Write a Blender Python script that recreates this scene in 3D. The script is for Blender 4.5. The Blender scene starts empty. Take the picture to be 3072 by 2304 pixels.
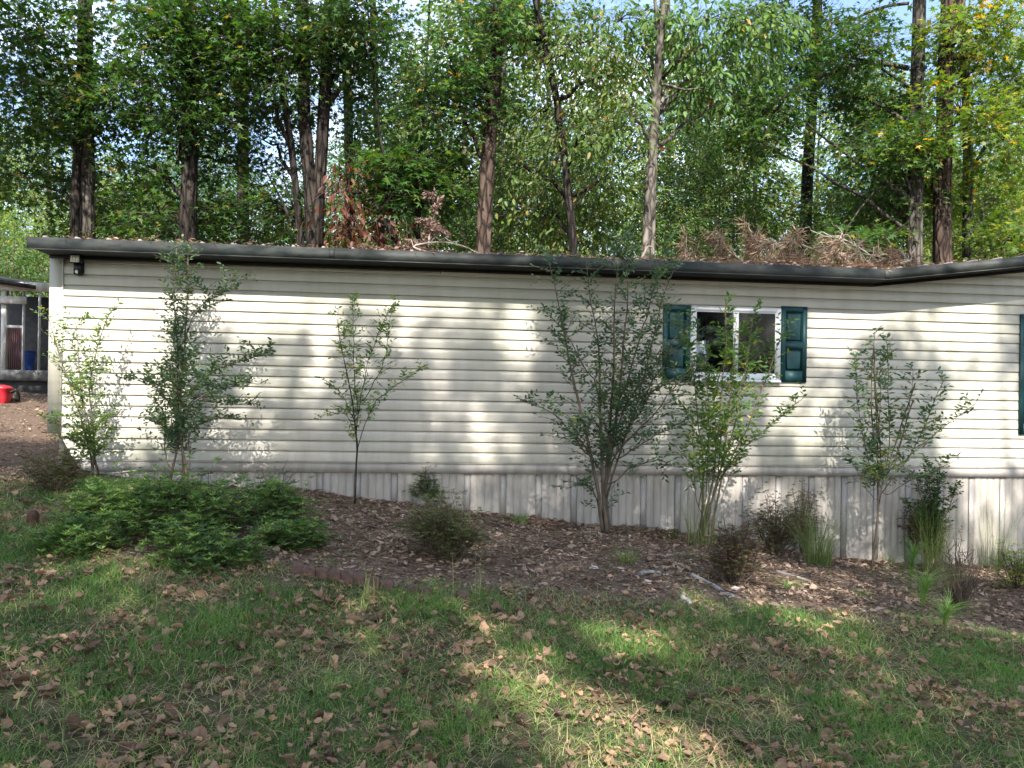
import bpy, math, random
import numpy as np
rng = np.random.default_rng(7)
random.seed(7)
sc = bpy.context.scene
COL = sc.collection
rad = math.radians

# ------------------------------------------------------------------ camera
F = 2290.0; AX = rad(6.1); RO = 0.015; HY = 1250.0            # focal px, yaw, roll, horizon row (3072 px wide photo)
CAM = np.array([-8.5*math.sin(AX), -8.5*math.cos(AX), 1.5])
_w = np.array([math.cos(AX), -math.sin(AX), 0.0]); _u = np.array([0, 0, 1.0])
FW = np.array([math.sin(AX), math.cos(AX), 0.0])
RI = math.cos(RO)*_w + math.sin(RO)*_u
UP = -math.sin(RO)*_w + math.cos(RO)*_u
cd = bpy.data.cameras.new('camera'); cam = bpy.data.objects.new('camera', cd); COL.objects.link(cam)
from mathutils import Matrix, Vector
cam.matrix_world = Matrix(((RI[0], UP[0], -FW[0], CAM[0]), (RI[1], UP[1], -FW[1], CAM[1]), (RI[2], UP[2], -FW[2], CAM[2]), (0, 0, 0, 1)))
cd.sensor_fit = 'HORIZONTAL'; cd.sensor_width = 36.0; cd.lens = F/3072*36
cd.shift_y = (HY-1152)/3072
cd.clip_start = 0.05; cd.clip_end = 2000
sc.camera = cam

# ------------------------------------------------------------------ sky, sun, exposure
SUN_EL = rad(46.0); TANE = math.tan(SUN_EL); SUN_DX = 0.04      # sun stands behind the camera, square to the wall
wd = bpy.data.worlds.new('World'); sc.world = wd; wd.use_nodes = True
nt = wd.node_tree; nt.nodes.clear()
N = nt.nodes.new; L = nt.links.new
out = N('ShaderNodeOutputWorld'); bg = N('ShaderNodeBackground'); sky = N('ShaderNodeTexSky')
sky.sky_type = 'NISHITA'; sky.sun_disc = False; sky.sun_elevation = SUN_EL; sky.sun_rotation = math.pi
sky.air_density = 1.0; sky.dust_density = 1.5; sky.ozone_density = 1.0
tc = N('ShaderNodeTexCoord'); mp = N('ShaderNodeMapping'); mp.inputs['Scale'].default_value = (1, 1, 3)
ns = N('ShaderNodeTexNoise'); ns.inputs['Scale'].default_value = 2.2; ns.inputs['Detail'].default_value = 7; ns.inputs['Roughness'].default_value = .62
rp = N('ShaderNodeValToRGB'); rp.color_ramp.elements[0].position = .46; rp.color_ramp.elements[1].position = .66
mx = N('ShaderNodeMix'); mx.data_type = 'RGBA'; mx.inputs['B'].default_value = (5.6, 6.2, 7.3, 1)
L(tc.outputs['Generated'], mp.inputs['Vector']); L(mp.outputs['Vector'], ns.inputs['Vector']); L(ns.outputs['Fac'], rp.inputs['Fac'])
L(sky.outputs['Color'], mx.inputs['A']); L(rp.outputs['Color'], mx.inputs['Factor'])
L(mx.outputs['Result'], bg.inputs['Color']); L(bg.outputs['Background'], out.inputs['Surface'])
bg.inputs['Strength'].default_value = 0.15
sl = bpy.data.lights.new('sun', 'SUN'); sl.energy = 4.3; sl.angle = rad(0.53); sl.color = (1.0, .95, .87)
sun = bpy.data.objects.new('sun', sl); COL.objects.link(sun)
sdir = Vector((SUN_DX, math.cos(SUN_EL), -math.sin(SUN_EL)))     # direction the light travels
sun.rotation_euler = sdir.to_track_quat('-Z', 'Y').to_euler(); sun.location = (0, -30, 30)
sc.view_settings.view_transform = 'Standard'; sc.view_settings.look = 'None'
sc.view_settings.exposure = 1.54; sc.view_settings.gamma = 1.0; sc.view_settings.use_curve_mapping = False
sc.cycles.max_bounces = 5; sc.cycles.diffuse_bounces = 3; sc.cycles.glossy_bounces = 2; sc.cycles.transparent_max_bounces = 6; sc.cycles.transmission_bounces = 4
sc.cycles.use_denoising = True

# ------------------------------------------------------------------ placing helpers
def ray(px, py): return FW + RI*((px-1536)/F) + UP*((HY-py)/F)
def P(px, py, Y):
    d = ray(px, py); return CAM + d*((Y-CAM[1])/d[1])
def pxm(Y): return F/((Y-CAM[1])/math.cos(AX))          # px per metre at depth Y, roughly

def smooth(a, b, x):
    t = np.clip((np.asarray(x, float)-a)/(b-a), 0, 1); return t*t*(3-2*t)
_gx = np.array([-60, -20, -9, -4.7, -3.2, -2.36, -1.76, .1, 1.0, 2.0, 3.0, 3.8, 5, 6.2, 9, 20, 60])
_gz = np.array([2.5, 1.6, 1.15, .86, .74, .655, .60, .385, .31, .20, .06, -.10, -.17, -.21, -.3, -.6, -1.5])
def gz(x, y):
    x = np.asarray(x, float); y = np.asarray(y, float)
    zw = np.interp(x, _gx, _gz)
    zc = -0.035*(np.clip(x, -20, 20)+.9)
    t = smooth(-7.0, -0.1, y)
    z = zw*t + zc*(1-t)
    left = smooth(-3, -7, x)
    yy = np.clip(y, 0, 60)
    z = z + (0.075*left + .035*(1-left))*np.minimum(yy, 16) + .006*np.maximum(yy-16, 0)
    z = z + .018*np.sin(x*2.3+y*1.1)*np.sin(y*2.9-x*.7) + .012*np.sin(x*5.1-y*3.3)
    return z
def G(px, py):
    d = ray(px, py); t = 1.5
    while t < 80:
        p = CAM + d*t
        if p[2] < float(gz(p[0], p[1])): return p
        t += .02
    return p

# ------------------------------------------------------------------ mesh helpers
class MB:
    def __init__(s): s.v = []; s.f = []; s.t = []; s.n = 0
    def add(s, v, f, tone=0.5):
        v = np.asarray(v, float).reshape(-1, 3); f = np.asarray(f, np.int64)
        s.v.append(v); s.f.append(f + s.n); s.n += len(v)
        s.t.append(np.broadcast_to(np.asarray(tone, float), (len(f),)).copy())
    def box(s, a, b, tone=.5):
        x0, y0, z0 = a; x1, y1, z1 = b
        s.add([(x0,y0,z0),(x1,y0,z0),(x1,y1,z0),(x0,y1,z0),(x0,y0,z1),(x1,y0,z1),(x1,y1,z1),(x0,y1,z1)],
              [(0,3,2,1),(4,5,6,7),(0,1,5,4),(1,2,6,5),(2,3,7,6),(3,0,4,7)], tone)
    def hexa(s, pts, tone=.5):
        s.add(pts, [(0,3,2,1),(4,5,6,7),(0,1,5,4),(1,2,6,5),(2,3,7,6),(3,0,4,7)], tone)
    def tube(s, pts, r, n=6, tone=.5, cap=True, jit=0):
        pts = np.asarray(pts, float); m = len(pts); r = np.broadcast_to(np.asarray(r, float), (m,))
        tg = np.gradient(pts, axis=0); tg /= np.linalg.norm(tg, axis=1, keepdims=True)+1e-9
        ref = np.array([.31, .95, .05]) if abs(tg[0] @ np.array([.31, .95, .05])) < .9 else np.array([1., 0, 0])
        a = np.cross(tg, ref); a /= np.linalg.norm(a, axis=1, keepdims=True)+1e-9; b = np.cross(tg, a)
        th = np.arange(n)*2*math.pi/n
        rr = r[:, None]*(1 + (rng.normal(0, jit, (m, n)) if jit else 0)*np.ones((m, n)))
        v = pts[:, None] + rr[..., None]*(np.cos(th)[None, :, None]*a[:, None] + np.sin(th)[None, :, None]*b[:, None])
        i = np.arange(m-1)[:, None]*n; j = np.arange(n)[None]; k = (j+1) % n
        f = np.stack([i+j, i+k, i+n+k, i+n+j], -1).reshape(-1, 4)
        s.add(v.reshape(-1, 3), f, tone)
        if cap and n > 2:
            e = np.arange(n); base = s.n - m*n
            s.f.append(np.array([base+e[::-1]])); s.t.append(np.array([float(np.mean(tone))]))
            s.f.append(np.array([base+(m-1)*n+e])); s.t.append(np.array([float(np.mean(tone))]))
    def tmpl(s, C, D, Nn, S, T, tone, W=1.0):
        """copies of a template (verts, faces): x along D, y across, z along normal"""
        tv, tf = T; C = np.asarray(C, float); n = len(C)
        if n == 0: return
        D = D/(np.linalg.norm(D, axis=1, keepdims=True)+1e-9)
        B = np.cross(Nn, D); B /= np.linalg.norm(B, axis=1, keepdims=True)+1e-9
        Z = np.cross(D, B); S = np.broadcast_to(np.asarray(S, float), (n,)); W = np.broadcast_to(np.asarray(W, float), (n,))
        v = C[:, None] + S[:, None, None]*(tv[None, :, 0:1]*D[:, None] + W[:, None, None]*tv[None, :, 1:2]*B[:, None] + tv[None, :, 2:3]*Z[:, None])
        k = len(tv); tone = np.broadcast_to(np.asarray(tone, float), (n,))
        off = (np.arange(n)*k)[:, None, None]
        for fs in tf:
            fs = np.asarray(fs)
            s.f.append((off + fs[None]).reshape(-1, fs.shape[1]) + s.n)
            s.t.append(np.repeat(tone, len(fs)))
        s.v.append(v.reshape(-1, 3)); s.n += n*k
    def mesh(s, name, origin=(0, 0, 0), smooth_=False):
        me = bpy.data.meshes.new(name)
        if not s.v: return me
        v = np.concatenate(s.v) - np.asarray(origin, float)
        tot = np.concatenate([np.full(len(f), f.shape[1]) for f in s.f]).astype(np.int32)
        idx = np.concatenate([f.reshape(-1) for f in s.f]).astype(np.int32)
        st = np.concatenate([[0], np.cumsum(tot)[:-1]]).astype(np.int32)
        me.vertices.add(len(v)); me.vertices.foreach_set('co', v.astype(np.float32).ravel())
        me.loops.add(len(idx)); me.loops.foreach_set('vertex_index', idx)
        me.polygons.add(len(tot)); me.polygons.foreach_set('loop_start', st); me.polygons.foreach_set('loop_total', tot)
        at = me.attributes.new('tone', 'FLOAT', 'FACE'); at.data.foreach_set('value', np.concatenate(s.t).astype(np.float32))
        if smooth_: me.polygons.foreach_set('use_smooth', np.ones(len(tot), bool))
        me.update(calc_edges=True); me.validate()
        return me

def obj(name, mb, mat, parent=None, origin=(0, 0, 0), kind=None, smooth_=False, label=None):
    if parent is not None: origin = ORG[parent.name]
    me = mb.mesh(name, origin, smooth_) if isinstance(mb, MB) else mb
    o = bpy.data.objects.new(name, me); COL.objects.link(o)
    if mat is not None and not me.materials: me.materials.append(mat)
    if parent is not None:
        o.parent = parent; ORG[o.name] = origin
    else:
        o.location = origin; ORG[o.name] = tuple(origin)
    if kind: o['kind'] = kind
    if label: o['label'] = label
    return o
ORG = {}
def thing(name, label, cat, loc, group=None):
    o = bpy.data.objects.new(name, None); COL.objects.link(o); o.location = tuple(float(c) for c in loc); o.empty_display_size = .2
    o['label'] = label; o['category'] = cat
    if group: o['group'] = group
    ORG[o.name] = tuple(float(c) for c in loc); return o
def tag(o, label, cat, group=None):
    o['label'] = label; o['category'] = cat
    if group: o['group'] = group
    return o

# leaf templates: verts, [faces]
ELL = (np.array([(0,0,0),(.33,.2,.045),(.72,.15,.03),(1,0,-.06),(.72,-.15,.03),(.33,-.2,.045),(.5,0,0)]),
       [[(0,6,1),(1,6,2),(2,6,3),(3,6,4),(4,6,5),(5,6,0)]])
ELL2 = (np.array([(0,0,0),(.45,.24,.05),(1,0,-.05),(.45,-.24,.05)]), [[(0,2,1),(0,3,2)]])
NAR = (np.array([(0,0,0),(.45,.13,.04),(1,0,-.04),(.45,-.13,.04)]), [[(0,2,1),(0,3,2)]])
def star(lob, inner, rs):
    v = [(0, 0, 0)]; n = len(lob)
    for i, (a, r) in enumerate(lob):
        v.append((r*math.cos(a)+.25, r*math.sin(a), -.05*r))
        if i < n-1:
            am = (a+lob[i+1][0])/2; v.append((inner*math.cos(am)+.25, inner*math.sin(am), .03))
    m = len(v); v.append((.25, 0, .02)); c = m
    f = [(c, i, i+1) for i in range(0, m-1)] + [(c, m-1, 0)]
    return (np.array(v), [f])
STAR = star([(-2.2, .42), (-1.15, .62), (0, .72), (1.15, .62), (2.2, .42)], .2, 0)
OAK = (np.array([(0,0,0),(.1,.07,.02),(.22,.26,.05),(.32,.1,.02),(.48,.36,.08),(.56,.12,.02),(.76,.27,.05),(.8,.1,.0),(1,0,-.05),
                 (.8,-.1,.0),(.76,-.27,.05),(.56,-.12,.02),(.48,-.36,.08),(.32,-.1,.02),(.22,-.26,.05),(.1,-.07,.02),(.5,0,-.03)]),
       [[(16,(i+1) % 16,i) for i in range(16)]])
TWIG = (np.array([(0,.006,0),(0,-.003,.006),(0,-.003,-.006),(1,.002,0),(1,-.001,.002),(1,-.001,-.002)]), [[(0,1,4,3),(1,2,5,4),(2,0,3,5)]])

# ------------------------------------------------------------------ materials
def newmat(name):
    m = bpy.data.materials.new(name); m.use_nodes = True; t = m.node_tree; t.nodes.clear()
    o = t.nodes.new('ShaderNodeOutputMaterial'); return m, t, o
def ramp(t, stops, interp='LINEAR'):
    r = t.nodes.new('ShaderNodeValToRGB'); e = r.color_ramp.elements; r.color_ramp.interpolation = interp
    e[0].position, e[0].color = stops[0][0], (*stops[0][1], 1); e[1].position, e[1].color = stops[-1][0], (*stops[-1][1], 1)
    for p, c in stops[1:-1]:
        q = e.new(p); q.color = (*c, 1)
    return r
LB = 1.22
def leafmat(name, stops, trans=.35, rough=.5, spec=.35, mottle=0):
    m, t, o = newmat(name); n = t.nodes.new; l = t.links.new
    at = n('ShaderNodeAttribute'); at.attribute_name = 'tone'; r = ramp(t, [(a_, tuple(c_*LB for c_ in b_)) for a_, b_ in stops]); l(at.outputs['Fac'], r.inputs['Fac'])
    p = n('ShaderNodeBsdfPrincipled'); p.inputs['Roughness'].default_value = rough; p.inputs['Specular IOR Level'].default_value = spec
    l(r.outputs['Color'], p.inputs['Base Color'])
    if mottle:
        co = n('ShaderNodeTexCoord'); nz = n('ShaderNodeTexNoise'); nz.inputs['Scale'].default_value = mottle; nz.inputs['Detail'].default_value = 6; l(co.outputs['Object'], nz.inputs['Vector'])
        oi = n('ShaderNodeObjectInfo'); rv = n('ShaderNodeMapRange'); rv.inputs['To Min'].default_value = -.28; rv.inputs['To Max'].default_value = .28; l(oi.outputs['Random'], rv.inputs['Value'])
        a1 = n('ShaderNodeMath'); a1.operation = 'MULTIPLY_ADD'; a1.inputs[1].default_value = .9; l(nz.outputs['Fac'], a1.inputs[0]); l(rv.outputs['Result'], a1.inputs[2]); a2 = n('ShaderNodeMath'); a2.operation = 'ADD'; l(at.outputs['Fac'], a2.inputs[0]); l(a1.outputs[0], a2.inputs[1])
        a3 = n('ShaderNodeMath'); a3.operation = 'SUBTRACT'; a3.inputs[1].default_value = .45; l(a2.outputs[0], a3.inputs[0]); l(a3.outputs[0], r.inputs['Fac'])
    if trans > 0:
        tr = n('ShaderNodeBsdfTranslucent'); hs = n('ShaderNodeHueSaturation'); hs.inputs['Saturation'].default_value = 1.15; hs.inputs['Value'].default_value = 1.7; hs.inputs['Hue'].default_value = .485
        l(r.outputs['Color'], hs.inputs['Color']); l(hs.outputs['Color'], tr.inputs['Color'])
        ms = n('ShaderNodeMixShader'); ms.inputs['Fac'].default_value = trans
        l(p.outputs['BSDF'], ms.inputs[1]); l(tr.outputs['BSDF'], ms.inputs[2]); l(ms.outputs['Shader'], o.inputs['Surface'])
    else: l(p.outputs['BSDF'], o.inputs['Surface'])
    return m
def noisemat(name, c0, c1, scale=4, stretch=(1, 1, 1), rough=.7, bump=.0, bscale=None, spec=.3, detail=6, c2=None, metallic=0, lo=.35, hi=.65, bdist=.01):
    m, t, o = newmat(name); n = t.nodes.new; l = t.links.new
    co = n('ShaderNodeTexCoord'); mp = n('ShaderNodeMapping'); mp.inputs['Scale'].default_value = stretch; l(co.outputs['Object'], mp.inputs['Vector'])
    nz = n('ShaderNodeTexNoise'); nz.inputs['Scale'].default_value = scale; nz.inputs['Detail'].default_value = detail; nz.inputs['Roughness'].default_value = .6
    l(mp.outputs['Vector'], nz.inputs['Vector'])
    st = [(lo, c0), (hi, c1)] if c2 is None else [(lo, c0), ((lo+hi)/2, c1), (hi, c2)]
    r = ramp(t, st); l(nz.outputs['Fac'], r.inputs['Fac'])
    p = n('ShaderNodeBsdfPrincipled'); p.inputs['Roughness'].default_value = rough; p.inputs['Specular IOR Level'].default_value = spec; p.inputs['Metallic'].default_value = metallic
    l(r.outputs['Color'], p.inputs['Base Color'])
    if bump:
        nb = n('ShaderNodeTexNoise'); nb.inputs['Scale'].default_value = bscale or scale*3; nb.inputs['Detail'].default_value = 5
        l(mp.outputs['Vector'], nb.inputs['Vector']); b = n('ShaderNodeBump'); b.inputs['Strength'].default_value = bump; b.inputs['Distance'].default_value = bdist
        l(nb.outputs['Fac'], b.inputs['Height']); l(b.outputs['Normal'], p.inputs['Normal'])
    l(p.outputs['BSDF'], o.inputs['Surface']); return m
def barkmat(name, dark, light, scale=9, stretch=(1, 1, .22), bump=.9):
    m, t, o = newmat(name); n = t.nodes.new; l = t.links.new
    co = n('ShaderNodeTexCoord'); mp = n('ShaderNodeMapping'); mp.inputs['Scale'].default_value = stretch; l(co.outputs['Object'], mp.inputs['Vector'])
    nz = n('ShaderNodeTexNoise'); nz.inputs['Scale'].default_value = scale*.5; nz.inputs['Detail'].default_value = 8; l(mp.outputs['Vector'], nz.inputs['Vector'])
    mxv = n('ShaderNodeMix'); mxv.data_type = 'VECTOR'; mxv.inputs['Factor'].default_value = .12; l(mp.outputs['Vector'], mxv.inputs['A']); l(nz.outputs['Color'], mxv.inputs['B'])
    vo = n('ShaderNodeTexVoronoi'); vo.feature = 'DISTANCE_TO_EDGE'; vo.inputs['Scale'].default_value = scale; l(mxv.outputs['Result'], vo.inputs['Vector'])
    cr = ramp(t, [(0, (0, 0, 0)), (.22, (1, 1, 1))]); l(vo.outputs['Distance'], cr.inputs['Fac'])
    r = ramp(t, [(.3, dark), (.7, light)]); l(nz.outputs['Fac'], r.inputs['Fac'])
    mc = n('ShaderNodeMix'); mc.data_type = 'RGBA'; mc.inputs['A'].default_value = (dark[0]*.5, dark[1]*.5, dark[2]*.5, 1)
    l(cr.outputs['Color'], mc.inputs['Factor']); l(r.outputs['Color'], mc.inputs['B'])
    p = n('ShaderNodeBsdfPrincipled'); p.inputs['Roughness'].default_value = .9; p.inputs['Specular IOR Level'].default_value = .15
    l(mc.outputs['Result'], p.inputs['Base Color'])
    ad = n('ShaderNodeMath'); ad.operation = 'ADD'; l(cr.outputs['Color'], ad.inputs[0]); l(nz.outputs['Fac'], ad.inputs[1])
    b = n('ShaderNodeBump'); b.inputs['Strength'].default_value = bump; b.inputs['Distance'].default_value = .03; l(ad.outputs['Value'], b.inputs['Height']); l(b.outputs['Normal'], p.inputs['Normal'])
    l(p.outputs['BSDF'], o.inputs['Surface']); return m

# vinyl siding: cream, faint grime streaks, slow waviness
def sidingmat():
    m, t, o = newmat('cream_vinyl'); n = t.nodes.new; l = t.links.new
    co = n('ShaderNodeTexCoord')
    mp = n('ShaderNodeMapping'); mp.inputs['Scale'].default_value = (3.0, 1, .6); l(co.outputs['Object'], mp.inputs['Vector'])
    n1 = n('ShaderNodeTexNoise'); n1.inputs['Scale'].default_value = 2; n1.inputs['Detail'].default_value = 7; l(mp.outputs['Vector'], n1.inputs['Vector'])
    n2 = n('ShaderNodeTexNoise'); n2.inputs['Scale'].default_value = .55; n2.inputs['Detail'].default_value = 3; l(co.outputs['Object'], n2.inputs['Vector'])
    r1 = ramp(t, [(.3, (.40, .368, .315)), (.62, (.475, .44, .382))]); l(n1.outputs['Fac'], r1.inputs['Fac'])
    r2 = ramp(t, [(.35, (.86, .9, .85)), (.6, (1, 1, 1))]); l(n2.outputs['Fac'], r2.inputs['Fac'])
    mm = n('ShaderNodeMix'); mm.data_type = 'RGBA'; mm.blend_type = 'MULTIPLY'; mm.inputs['Factor'].default_value = 1; l(r1.outputs['Color'], mm.inputs['A']); l(r2.outputs['Color'], mm.inputs['B'])
    p = n('ShaderNodeBsdfPrincipled'); p.inputs['Roughness'].default_value = .42; p.inputs['Specular IOR Level'].default_value = .4
    ge = n('ShaderNodeNewGeometry'); sx = n('ShaderNodeSeparateXYZ'); l(ge.outputs['Position'], sx.inputs[0]); mr = n('ShaderNodeMapRange'); mr.inputs['From Min'].default_value = 1.55; mr.inputs['From Max'].default_value = .85; l(sx.outputs['Z'], mr.inputs['Value'])
    ms_ = n('ShaderNodeMapping'); ms_.inputs['Scale'].default_value = (7, 1, 2.5); l(ge.outputs['Position'], ms_.inputs['Vector']); n3 = n('ShaderNodeTexNoise'); n3.inputs['Scale'].default_value = 1.6; n3.inputs['Detail'].default_value = 8; l(ms_.outputs['Vector'], n3.inputs['Vector'])
    r3 = ramp(t, [(.45, (0, 0, 0)), (.8, (.6, .6, .6))]); l(n3.outputs['Fac'], r3.inputs['Fac']); mu = n('ShaderNodeMath'); mu.operation = 'MULTIPLY'; l(r3.outputs['Color'], mu.inputs[0]); l(mr.outputs['Result'], mu.inputs[1])
    mg = n('ShaderNodeMix'); mg.data_type = 'RGBA'; mg.inputs['B'].default_value = (.21, .19, .145, 1); l(mu.outputs[0], mg.inputs['Factor']); l(mm.outputs['Result'], mg.inputs['A']); l(mg.outputs['Result'], p.inputs['Base Color'])
    mb = n('ShaderNodeMapping'); mb.inputs['Scale'].default_value = (.8, 1, 5); l(co.outputs['Object'], mb.inputs['Vector'])
    nb = n('ShaderNodeTexNoise'); nb.inputs['Scale'].default_value = 3; nb.inputs['Detail'].default_value = 3; l(mb.outputs['Vector'], nb.inputs['Vector'])
    b = n('ShaderNodeBump'); b.inputs['Strength'].default_value = .35; b.inputs['Distance'].default_value = .012; l(nb.outputs['Fac'], b.inputs['Height']); l(b.outputs['Normal'], p.inputs['Normal'])
    l(p.outputs['BSDF'], o.inputs['Surface']); return m
M_SID = sidingmat()
M_SKIRT = noisemat('skirting_vinyl', (.31, .28, .25), (.42, .385, .345), 3, (3, 1, .8), .55, .15, 8, .3)
def ventmat():                       # perforated vent strip: fine punched holes
    m, t, o = newmat('perforated_vinyl'); n = t.nodes.new; l = t.links.new
    co = n('ShaderNodeTexCoord'); mp = n('ShaderNodeMapping'); mp.inputs['Rotation'].default_value = (0, rad(45), 0); l(co.outputs['Object'], mp.inputs['Vector'])
    sx = n('ShaderNodeSeparateXYZ'); l(mp.outputs['Vector'], sx.inputs[0])
    cs = []
    for k in ('X', 'Z'):
        a = n('ShaderNodeMath'); a.operation = 'MULTIPLY'; a.inputs[1].default_value = 2*math.pi/.0125; l(sx.outputs[k], a.inputs[0])
        c = n('ShaderNodeMath'); c.operation = 'COSINE'; l(a.outputs[0], c.inputs[0]); cs.append(c)
    s = n('ShaderNodeMath'); s.operation = 'ADD'; l(cs[0].outputs[0], s.inputs[0]); l(cs[1].outputs[0], s.inputs[1])
    r = ramp(t, [(.15, (.36, .335, .31)), (.6, (.05, .047, .043))]); d = n('ShaderNodeMath'); d.operation = 'MULTIPLY_ADD'; d.inputs[1].default_value = .5; d.inputs[2].default_value = .0
    l(s.outputs[0], d.inputs[0]); l(d.outputs[0], r.inputs['Fac'])
    p = n('ShaderNodeBsdfPrincipled'); p.inputs['Roughness'].default_value = .5; l(r.outputs['Color'], p.inputs['Base Color']); l(p.outputs['BSDF'], o.inputs['Surface']); return m
M_VENT = ventmat()
M_FASC = noisemat('fascia_metal', (.013, .018, .017), (.05, .052, .047), 4, (1, 1, 3), .6, .1, 20, .25)
M_SOFF = noisemat('dark_soffit', (.012, .012, .011), (.025, .024, .02), 5, rough=.7)
M_ROOF = noisemat('weathered_roof', (.16, .12, .11), (.34, .28, .26), 6, rough=.7, bump=.2)
M_WHITE = noisemat('white_vinyl_frame', (.66, .67, .70), (.80, .81, .83), 6, (1, 1, 1), .4, spec=.4)
M_SHUT = noisemat('green_shutter', (.006, .035, .042), (.014, .062, .066), 5, (1, 1, .5), .5, .06, 60, .35)
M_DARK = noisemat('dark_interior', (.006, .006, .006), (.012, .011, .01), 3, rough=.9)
M_CURT = noisemat('brown_blind', (.045, .038, .03), (.085, .072, .055), 40, (1, 1, .05), .8)
def glassmat():
    m, t, o = newmat('window_glass'); n = t.nodes.new; l = t.links.new
    g = n('ShaderNodeBsdfGlossy'); g.inputs['Roughness'].default_value = .02; tr = n('ShaderNodeBsdfTransparent'); tr.inputs['Color'].default_value = (.82, .86, .84, 1)
    fr = n('ShaderNodeFresnel'); fr.inputs['IOR'].default_value = 1.28; ms = n('ShaderNodeMixShader'); l(fr.outputs[0], ms.inputs['Fac']); l(tr.outputs[0], ms.inputs[1]); l(g.outputs[0], ms.inputs[2]); l(ms.outputs[0], o.inputs['Surface']); return m
M_GLASS = glassmat()
M_BLACK = noisemat('black_plastic', (.008, .008, .008), (.016, .016, .016), 9, rough=.4)
def lensmat():
    m, t, o = newmat('lamp_lens'); p = t.nodes.new('ShaderNodeBsdfPrincipled'); p.inputs['Base Color'].default_value = (.75, .74, .62, 1); p.inputs['Roughness'].default_value = .2
    t.links.new(p.outputs[0], o.inputs['Surface']); return m
M_LENS = lensmat()

M_BARK_P = barkmat('pine_bark', (.032, .022, .018), (.125, .088, .068), 11, (1, 1, .25))
M_BARK_G = barkmat('grey_bark', (.04, .035, .03), (.16, .142, .12), 13, (1, 1, .2), .7)
M_BARK_D = barkmat('dark_bark', (.016, .013, .011), (.055, .045, .038), 12, (1, 1, .2))
M_BARK_S = barkmat('smooth_bark', (.07, .06, .05), (.25, .225, .19), 7, (1, 1, .5), .35)
M_TWIG = noisemat('twig_bark', (.05, .035, .025), (.15, .115, .085), 20, (1, 1, .3), .9)
M_STEMG = noisemat('green_stem', (.07, .07, .035), (.16, .13, .07), 20, (1, 1, .3), .8)
GRN = (.035, .085, .018)
M_LF_DARK = leafmat('dark_green_leaf', [(0, (.018, .05, .012)), (.5, (.035, .085, .018)), (.9, (.06, .125, .022)), (1, (.17, .15, .03))], .38)
M_LF_MID = leafmat('mid_green_leaf', [(0, (.03, .08, .024)), (.55, (.062, .13, .034)), (.95, (.12, .19, .045)), (1, (.28, .2, .05))], .4)
M_LF_OLIVE = leafmat('olive_leaf', [(0, (.04, .085, .02)), (.5, (.07, .125, .028)), (.88, (.125, .16, .035)), (.96, (.2, .13, .04)), (1, (.25, .1, .04))], .42)
M_LF_YEL = leafmat('yellowing_leaf', [(0, (.045, .095, .018)), (.5, (.085, .145, .025)), (.8, (.145, .18, .032)), (.95, (.25, .22, .04)), (1, (.42, .27, .05))], .45)
M_LF_RED = leafmat('red_leaf', [(0, (.045, .014, .01)), (.5, (.10, .028, .018)), (.85, (.15, .06, .03)), (1, (.08, .09, .02))], .4)
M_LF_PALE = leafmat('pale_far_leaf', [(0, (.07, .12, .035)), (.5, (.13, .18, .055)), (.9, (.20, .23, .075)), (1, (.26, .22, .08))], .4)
M_LF_BLUE = leafmat('privet_leaf', [(0, (.028, .062, .03)), (.5, (.05, .098, .042)), (.93, (.085, .14, .05)), (1, (.22, .2, .04))], .3, .42, .4)
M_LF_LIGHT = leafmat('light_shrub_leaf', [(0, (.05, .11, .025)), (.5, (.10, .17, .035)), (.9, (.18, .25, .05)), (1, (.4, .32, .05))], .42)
M_LF_AZ = leafmat('azalea_leaf', [(0, (.025, .055, .018)), (.5, (.065, .125, .033)), (.85, (.115, .19, .048)), (1, (.2, .27, .065))], .35, .4, .4)
M_LF_DRY = leafmat('dry_azalea_leaf', [(0, (.05, .03, .02)), (.4, (.10, .06, .04)), (.6, (.06, .075, .025)), (1, (.10, .12, .04))], .25)
M_LF_DEAD = leafmat('dead_leaf', [(0, (.05, .034, .027)), (.5, (.12, .078, .06)), (.85, (.19, .13, .10)), (1, (.26, .19, .15))], .22, .7, .2)
M_NEEDLE = leafmat('dead_needles', [(0, (.13, .085, .055)), (.5, (.27, .185, .125)), (1, (.45, .34, .25))], .2, .7, .2)
M_GRASS = leafmat('grass_blade', [(0, (.022, .06, .014)), (.38, (.066, .15, .031)), (.68, (.12, .22, .047)), (.8, (.2, .22, .065)), (1, (.38, .32, .18))], .35, .45, .35)
M_TALLG = leafmat('tall_grass_blade', [(0, (.05, .09, .025)), (.6, (.11, .17, .045)), (.85, (.25, .24, .1)), (1, (.38, .3, .16))], .35)
M_FENN = leafmat('feathery_green', [(0, (.07, .14, .03)), (1, (.17, .28, .07))], .4)
M_LITTER = leafmat('bed_litter', [(0, (.065, .044, .033)), (.35, (.16, .112, .08)), (.7, (.29, .21, .155)), (.92, (.26, .18, .14)), (1, (.34, .30, .28))], .12, .8, .2)
M_LAWNLF = leafmat('fallen_leaf', [(0, (.05, .03, .021)), (.45, (.125, .076, .05)), (.85, (.22, .14, .095)), (1, (.31, .195, .12))], .2, .65, .25, mottle=3.5)
M_BRANCH = noisemat('pale_dead_wood', (.17, .14, .11), (.36, .31, .26), 12, (1, 1, .4), .85, .2)
M_LICHEN = noisemat('lichen_bark', (.12, .11, .10), (.42, .42, .40), 16, rough=.9, bump=.5)
M_EDGE = noisemat('edging_brick', (.06, .042, .034), (.17, .095, .075), 14, rough=.9, bump=.3)

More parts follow.
